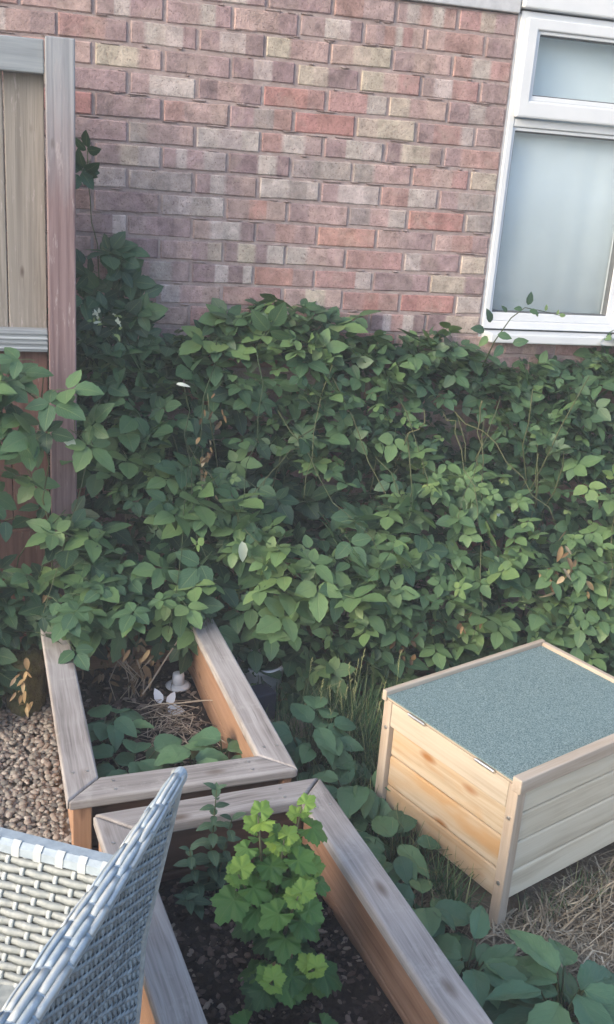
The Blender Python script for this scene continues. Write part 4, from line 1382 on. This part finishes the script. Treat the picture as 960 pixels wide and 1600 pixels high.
stems = [((-.19, -1.94), (-.225, -1.92, .49)), ((-.17, -1.91), (-.125, -1.89, .48)), ((-.18, -1.95), (-.275, -1.99, .41)), ((-.17, -1.95), (-.115, -1.96, .37)), ((-.18, -1.97), (-.17, -2.06, .40)), ((-.19, -1.99), (-.23, -2.13, .26)), ((-.16, -1.98), (-.145, -2.12, .27)), ((-.185, -1.93), (-.175, -1.95, .45))]
for (b0, tip) in stems:
    p0 = Vector((b0[0], b0[1], .14)); p1 = Vector(tip)
    P_ = [p0, p0.lerp(p1, .35) + Vector((0, 0, .02)), p0.lerp(p1, .7) + Vector((0, 0, .015)), p1]
    mb = MB(); mb.tube(P_, [.005, .004, .003, .0015], 6, (.6, .5, .5, 1)); mb.build('stem', M['cane'], cur, smooth=True)
    nl = 17
    for i in range(nl):
        t_ = .22 + .78 * i / (nl - 1)
        p = p0.lerp(p1, t_) + Vector((0, 0, .015 * math.sin(t_ * 3)))
        a = i * 2.4 + pr.uniform(-.4, .4)
        top = t_ > .86
        Rr = pr.uniform(.032, .053) if not top else pr.uniform(.024, .036)
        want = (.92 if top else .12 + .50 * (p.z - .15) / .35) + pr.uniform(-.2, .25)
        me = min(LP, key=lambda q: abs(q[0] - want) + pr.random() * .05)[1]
        out = Vector((math.cos(a), math.sin(a), .25 if top else .0))
        base = p + out * (pr.uniform(.006, .026) if not top else .003)
        n = Vector((math.cos(a) * .55, math.sin(a) * .55 - .25, .8))
        d = out + Vector((0, 0, -.35 if not top else .35))
        q = frame_from(d, n)
        o = bpy.data.objects.new('leaf', me); COL.objects.link(o); o.parent = cur
        m4 = Matrix([[q[a_][b_] * Rr for b_ in range(3)] for a_ in range(3)]).to_4x4(); m4.translation = base - Vector(cur.location)
        o.matrix_local = m4
for (c, n, d, Rr, t_) in (((-.235, -2.20, .20), (-.1, -.5, .9), (-.3, -1, -.1), .05, .62), ((-.195, -2.24, .20), (.1, -.5, .9), (.2, -1, -.1), .05, .7), ((-.15, -2.19, .22), (.1, -.5, .9), (.5, -.8, -.2), .038, .4), ((-.27, -2.15, .2), (-.1, -.4, .9), (-.9, -.4, -.1), .04, .5)):
    me = min(LP, key=lambda q: abs(q[0] - t_))[1]
    q = frame_from(d, n)
    o = bpy.data.objects.new('leaf', me); COL.objects.link(o); o.parent = cur
    m4 = Matrix([[q[a_][b_] * Rr for b_ in range(3)] for a_ in range(3)]).to_4x4(); m4.translation = Vector(c) - Vector(cur.location)
    o.matrix_local = m4
for k in range(10):
    single_leaf(cur, (-.195 + pr.gauss(0, .012), -2.07 + pr.gauss(0, .01), .25 + pr.gauss(0, .022)), (pr.gauss(0, .4), -.2, -1), (pr.gauss(0, .4), -1, .2), .05, .016, M['deadleaf'], pr.uniform(.5, .8), 'dead_leaf', None, .5, .2)

# mint in the back left of the near bed
mint = thing('mint_plant', (-.29, -1.72, .145), 'small dark mint plant by the back board of the near bed', 'plant')
for (b0, tip, nl) in (((-.285, -1.725), (-.275, -1.73, .43), 11), ((-.30, -1.73), (-.335, -1.76, .30), 7), ((-.27, -1.73), (-.235, -1.72, .34), 7), ((-.30, -1.75), (-.35, -1.82, .22), 5)):
    p0 = Vector((b0[0], b0[1], .14)); p1 = Vector(tip)
    mb = MB(); mb.tube([p0, p0.lerp(p1, .5), p1], [.0028, .0022, .0012], 5, (.3, .5, .5, 1)); mb.build('stem', M['cane'], mint, smooth=True)
    for i in range(nl):
        t_ = .2 + .8 * i / (nl - 1); p = p0.lerp(p1, t_)
        for sgn in (0, math.pi):
            a = i * math.pi / 2 + sgn + pr.uniform(-.3, .3)
            L = pr.uniform(.042, .060) * (1.1 - .5 * t_)
            single_leaf(mint, p, (math.cos(a), math.sin(a), .15 if t_ < .9 else .9), (0, -.2, 1), L, L * .55, M['mint'], pr.random(), 'leaf', None, .25, .3)

# ------------------------------------------------------------------ small things in the far bed
cup = thing('plastic_cup', (-.215, -.70, .115), 'upturned white plastic cup and saucer on the soil of the far bed', 'cup')
mb = MB(); mb.lathe([(.040, 0), (.041, .004), (.032, .010), (.012, .012)], (-.215, -.70, .115), 24); mb.build('saucer', M['plastic'], cup, smooth=True)
mb = MB(); mb.lathe([(.021, .010), (.020, .028), (.018, .046), (.012, .048), (.002, .048)], (-.215, -.70, .115), 24); mb.build('body', M['plastic'], cup, smooth=True)
lit = thing('fallen_leaf', (-.27, -.83, .115), 'silvery dry leaf curled on the soil below the white cup', 'leaf')
for (p, d, L) in (((-.285, -.82, .125), (-.2, .3, .6), .05), ((-.265, -.83, .125), (.4, .2, .6), .045), ((-.27, -.85, .122), (1, -.3, .0), .055)):
    single_leaf(lit, p, d, (.1, -.8, .6), L, L * .62, M['plastic'], .5, 'lobe', None, .3, .3)
drp = thing('dried_plant', (-.36, -.78, .10), 'withered brown plant clump drooping in the far bed', 'plant')
dead_bunch(drp, (-.345, -.72, .22), 46, (.035, .03, .05), pr, (.022, .05), tints=(.05, .6))
dead_bunch(drp, (-.44, -.70, .20), 16, (.03, .03, .03), pr, (.02, .045), tints=(.1, .7))
dead_bunch(drp, (-.11, -.93, .16), 8, (.012, .02, .03), pr, (.02, .03), tints=(.5, .8))
for k in range(9):
    a = Vector((-.37 + pr.gauss(0, .03), -.74, .10)); mb = MB()
    mb.tube([a, a + Vector((pr.gauss(0, .02), 0, .07)), a + Vector((pr.gauss(0, .04), -.02, .15))], .0018, 4, (.6, .5, .5, 1)); mb.build('stalk', M['twig'], drp)
ds = thing('dry_stem', (-.16, -.70, .2), 'long dry bramble stem slanting across the far bed', 'stem')
mb = MB(); mb.tube(cane_pts((-.34, -.80, .15), (-.085, -.52, .37), .0, pr, 9, .003), .0026, 5, (.75, .5, .5, 1)); mb.build('stem', M['twig'], ds)
dead_bunch(ds, (-.10, -.56, .355), 5, (.012, .01, .012), pr, (.02, .035), tints=(.7, .95))
ds2 = thing('dry_stem', (-.2, -.86, .15), 'thin dry stem lying low across the far bed soil', 'stem')
mb = MB(); mb.tube(cane_pts((-.36, -.86, .13), (-.075, -.93, .17), .02, pr, 9, .002), .002, 5, (.8, .5, .5, 1)); mb.build('stem', M['twig'], ds2)

# pale pot and a dark box behind the far bed
pot = MB()
pot.lathe([(.060, 0), (.066, .05), (.078, .13), (.086, .135), (.086, .15), (.074, .15), (.070, .06), (.01, .05)], (.08, -.62, 0), 24)
po = pot.build('plant_pot', M['plastic'], smooth=True); tag(po, 'white plastic plant pot half hidden by brambles beside the far bed', 'pot')
mb = MB(); mb.box((.055, -.745, .055), (.075, .075, .11), Matrix.Rotation(.3, 3, 'Z'))
bx = mb.build('nursery_pot', M['darkplastic'], bevel=.006); tag(bx, 'small dark square nursery pot before the white plant pot', 'pot')

# mossy log end left of the far bed
mb = MB(); V = []; F = []
seg = 18
prof = [(.030, 0), (.058, .0), (.062, .05), (.058, .12), (.060, .19), (.052, .225), (.030, .238), (.006, .240)]
for (rr_, z) in prof:
    for k in range(seg):
        a = 2 * math.pi * k / seg; w = rr_ * (1 + .10 * math.sin(3 * a + z * 9) + .05 * math.sin(7 * a))
        V.append((-.695 + w * math.cos(a), -.60 + w * math.sin(a), z))
for i in range(len(prof) - 1):
    for k in range(seg):
        F.append((i * seg + k, i * seg + (k + 1) % seg, (i + 1) * seg + (k + 1) % seg, (i + 1) * seg + k))
F.append(tuple((len(prof) - 1) * seg + k for k in range(seg)))
mb.add(V, F)
lg = mb.build('tree_stump', M['log'], smooth=True); tag(lg, 'mossy old stump on the gravel beside the far bed', 'stump')

# ------------------------------------------------------------------ gravel, straw, grass
mb = MB(); r = random.Random(9)
for i in range(3600):
    x = r.uniform(-1.35, -.545); y = r.uniform(-2.5, -.42)
    edge = -.548 - .045 * ((y + 1.57) / 1.1) if y > -1.6 else -.50
    if x > edge - .012: continue
    s = r.uniform(.0052, .0115) * (1.2 if r.random() < .12 else 1)
    near = x > -.85 and -1.75 < y < -.5
    if near or r.random() < .45:
        rock(mb, (x, y, .006 + r.uniform(0, .012)), (s * r.uniform(1.0, 1.5), s, s * r.uniform(.5, .8)), r, near, .16)
for i in range(2400):
    x = r.uniform(-.84, -.58); y = r.uniform(-1.62, -.55)
    if x > -.566 - .045 * ((y + 1.57) / 1.1) - .012: continue
    s = r.uniform(.0048, .0095)
    rock(mb, (x, y, .010 + r.uniform(0, .012)), (s * r.uniform(1.0, 1.5), s, s * r.uniform(.5, .8)), r, True, .16)
mb.build('gravel', M['pebble'], kind='stuff', smooth=True)

def blade(mb, p, h, w, lean_, r, tint, curl=.5):
    a = r.uniform(0, 6.28); d = Vector((math.cos(a), math.sin(a), 0)); sdv = Vector((-d.y, d.x, 0))
    V = []; n = 4
    for i in range(n):
        t_ = i / (n - 1)
        c = Vector(p) + d * (lean_ * h * (t_ ** 1.6)) + Vector((0, 0, h * t_ * (1 - curl * lean_ * t_ * .5)))
        ww = w * (1 - t_ * .85)
        V += [c - sdv * ww, c + sdv * ww]
    mb.add(V, [(0, 1, 3, 2), (2, 3, 5, 4), (4, 5, 7, 6)], np.tile(np.array([[tint, .5, .5, 1]], np.float32), (8, 1)))
mb = MB(); r = random.Random(14)
for i in range(2800):        # green grass between the far bed and the hutch, under its sides
    if r.random() < .75:
        x, y = r.gauss(.30, .13), r.gauss(-1.02, .22)
    else:
        t_ = r.random(); x, y = .36 - .17 * t_ + r.gauss(0, .025), -1.75 + .40 * t_ + r.gauss(0, .02)
    if x < .03 or (x - .41226) * u2.x + (y + 1.82317) * u2.y > -.01 and -.05 < (x - .41226) * v2.x + (y + 1.82317) * v2.y < .5: continue
    blade(mb, (x, y, 0), r.uniform(.05, .19), r.uniform(.0014, .0032), r.uniform(.1, .9), r, r.random() ** 1.5)
for i in range(240):
    t_ = r.random()
    p = HN + u2 * (.05 + .75 * t_) + v2 * r.uniform(-.07, .02)
    blade(mb, (p.x, p.y, 0), r.uniform(.03, .09), r.uniform(.001, .0022), r.uniform(.2, .9), r, r.random() ** 1.3)
mb.build('grass', M['grass'], kind='stuff')
# tall seeding stalks
mb = MB()
for i in range(26):
    x, y = r.gauss(.31, .08), r.gauss(-1.03, .12)
    if x < .06: continue
    h = r.uniform(.16, .33)
    p0 = Vector((x, y, 0)); p1 = p0 + Vector((r.gauss(0, .02), r.gauss(0, .02), h))
    mb.tube([p0, p0.lerp(p1, .5), p1], [.0012, .001, .0007], 4, (.7, .5, .5, 1))
    for k in range(7):
        c = p0.lerp(p1, .78 + .22 * k / 6)
        mb.tube([c, c + Vector((r.gauss(0, .004), r.gauss(0, .004), .011))], [.0018, .0006], 4, (.9, .5, .5, 1))
mb.build('seed_stalks', M['grass'], kind='stuff')
mb = MB()
for i in range(8000):
    x, y = r.uniform(.20, 1.35), r.uniform(-2.35, -1.35)
    inn = Vector((x, y)) - HN
    du, dv = inn.dot(u2), inn.dot(v2)
    if du > -.02 and dv > .02 and r.random() < .9: continue
    if du < -.02 and dv > .25: continue
    cl = n3(x * 2.2, 0, y * 2.2)
    if cl < -.45 and r.random() < .7: continue
    a = r.uniform(0, 3.14); L = r.uniform(.03, .14)
    z = .008 + r.random() ** 2 * .03
    d = Vector((math.cos(a), math.sin(a), 0)) * L / 2; sdv = Vector((-d.y, d.x, 0)).normalized() * r.uniform(.0008, .0022)
    c = Vector((x, y, z)); bend = Vector((r.gauss(0, .010), r.gauss(0, .010), r.uniform(.0, .022)))
    P_ = [c - d, c - d * .4 + bend * .8, c + d * .4 + bend, c + d + Vector((0, 0, r.uniform(-.006, .012)))]
    V = []
    for p in P_: V += [p - sdv, p + sdv + Vector((0, 0, .0008))]
    mb.add(V, [(0, 1, 3, 2), (2, 3, 5, 4), (4, 5, 7, 6)], np.tile(np.array([[min(1, max(0, r.gauss(.5, .25))), .5, .5, 1]], np.float32), (8, 1)))
mb.build('dry_straw', M['straw'], kind='stuff')
# added air volume imitating a veil on the lens, lifts the shadows
mb = MB(); mb.box((0, 0, 2.2), (640, 640, 6.4))
mt = bpy.data.materials.new('lens_veil_air'); mt.use_nodes = True
nt = mt.node_tree; nt.nodes.remove(nt.nodes['Principled BSDF'])
pv = nt.nodes.new('ShaderNodeVolumePrincipled'); pv.inputs['Density'].default_value = 0.012
pv.inputs['Color'].default_value = (.86, .92, 1, 1)
nt.links.new(pv.outputs[0], nt.nodes['Material Output'].inputs['Volume'])
mb.build('lens_veil', mt, kind='stuff')
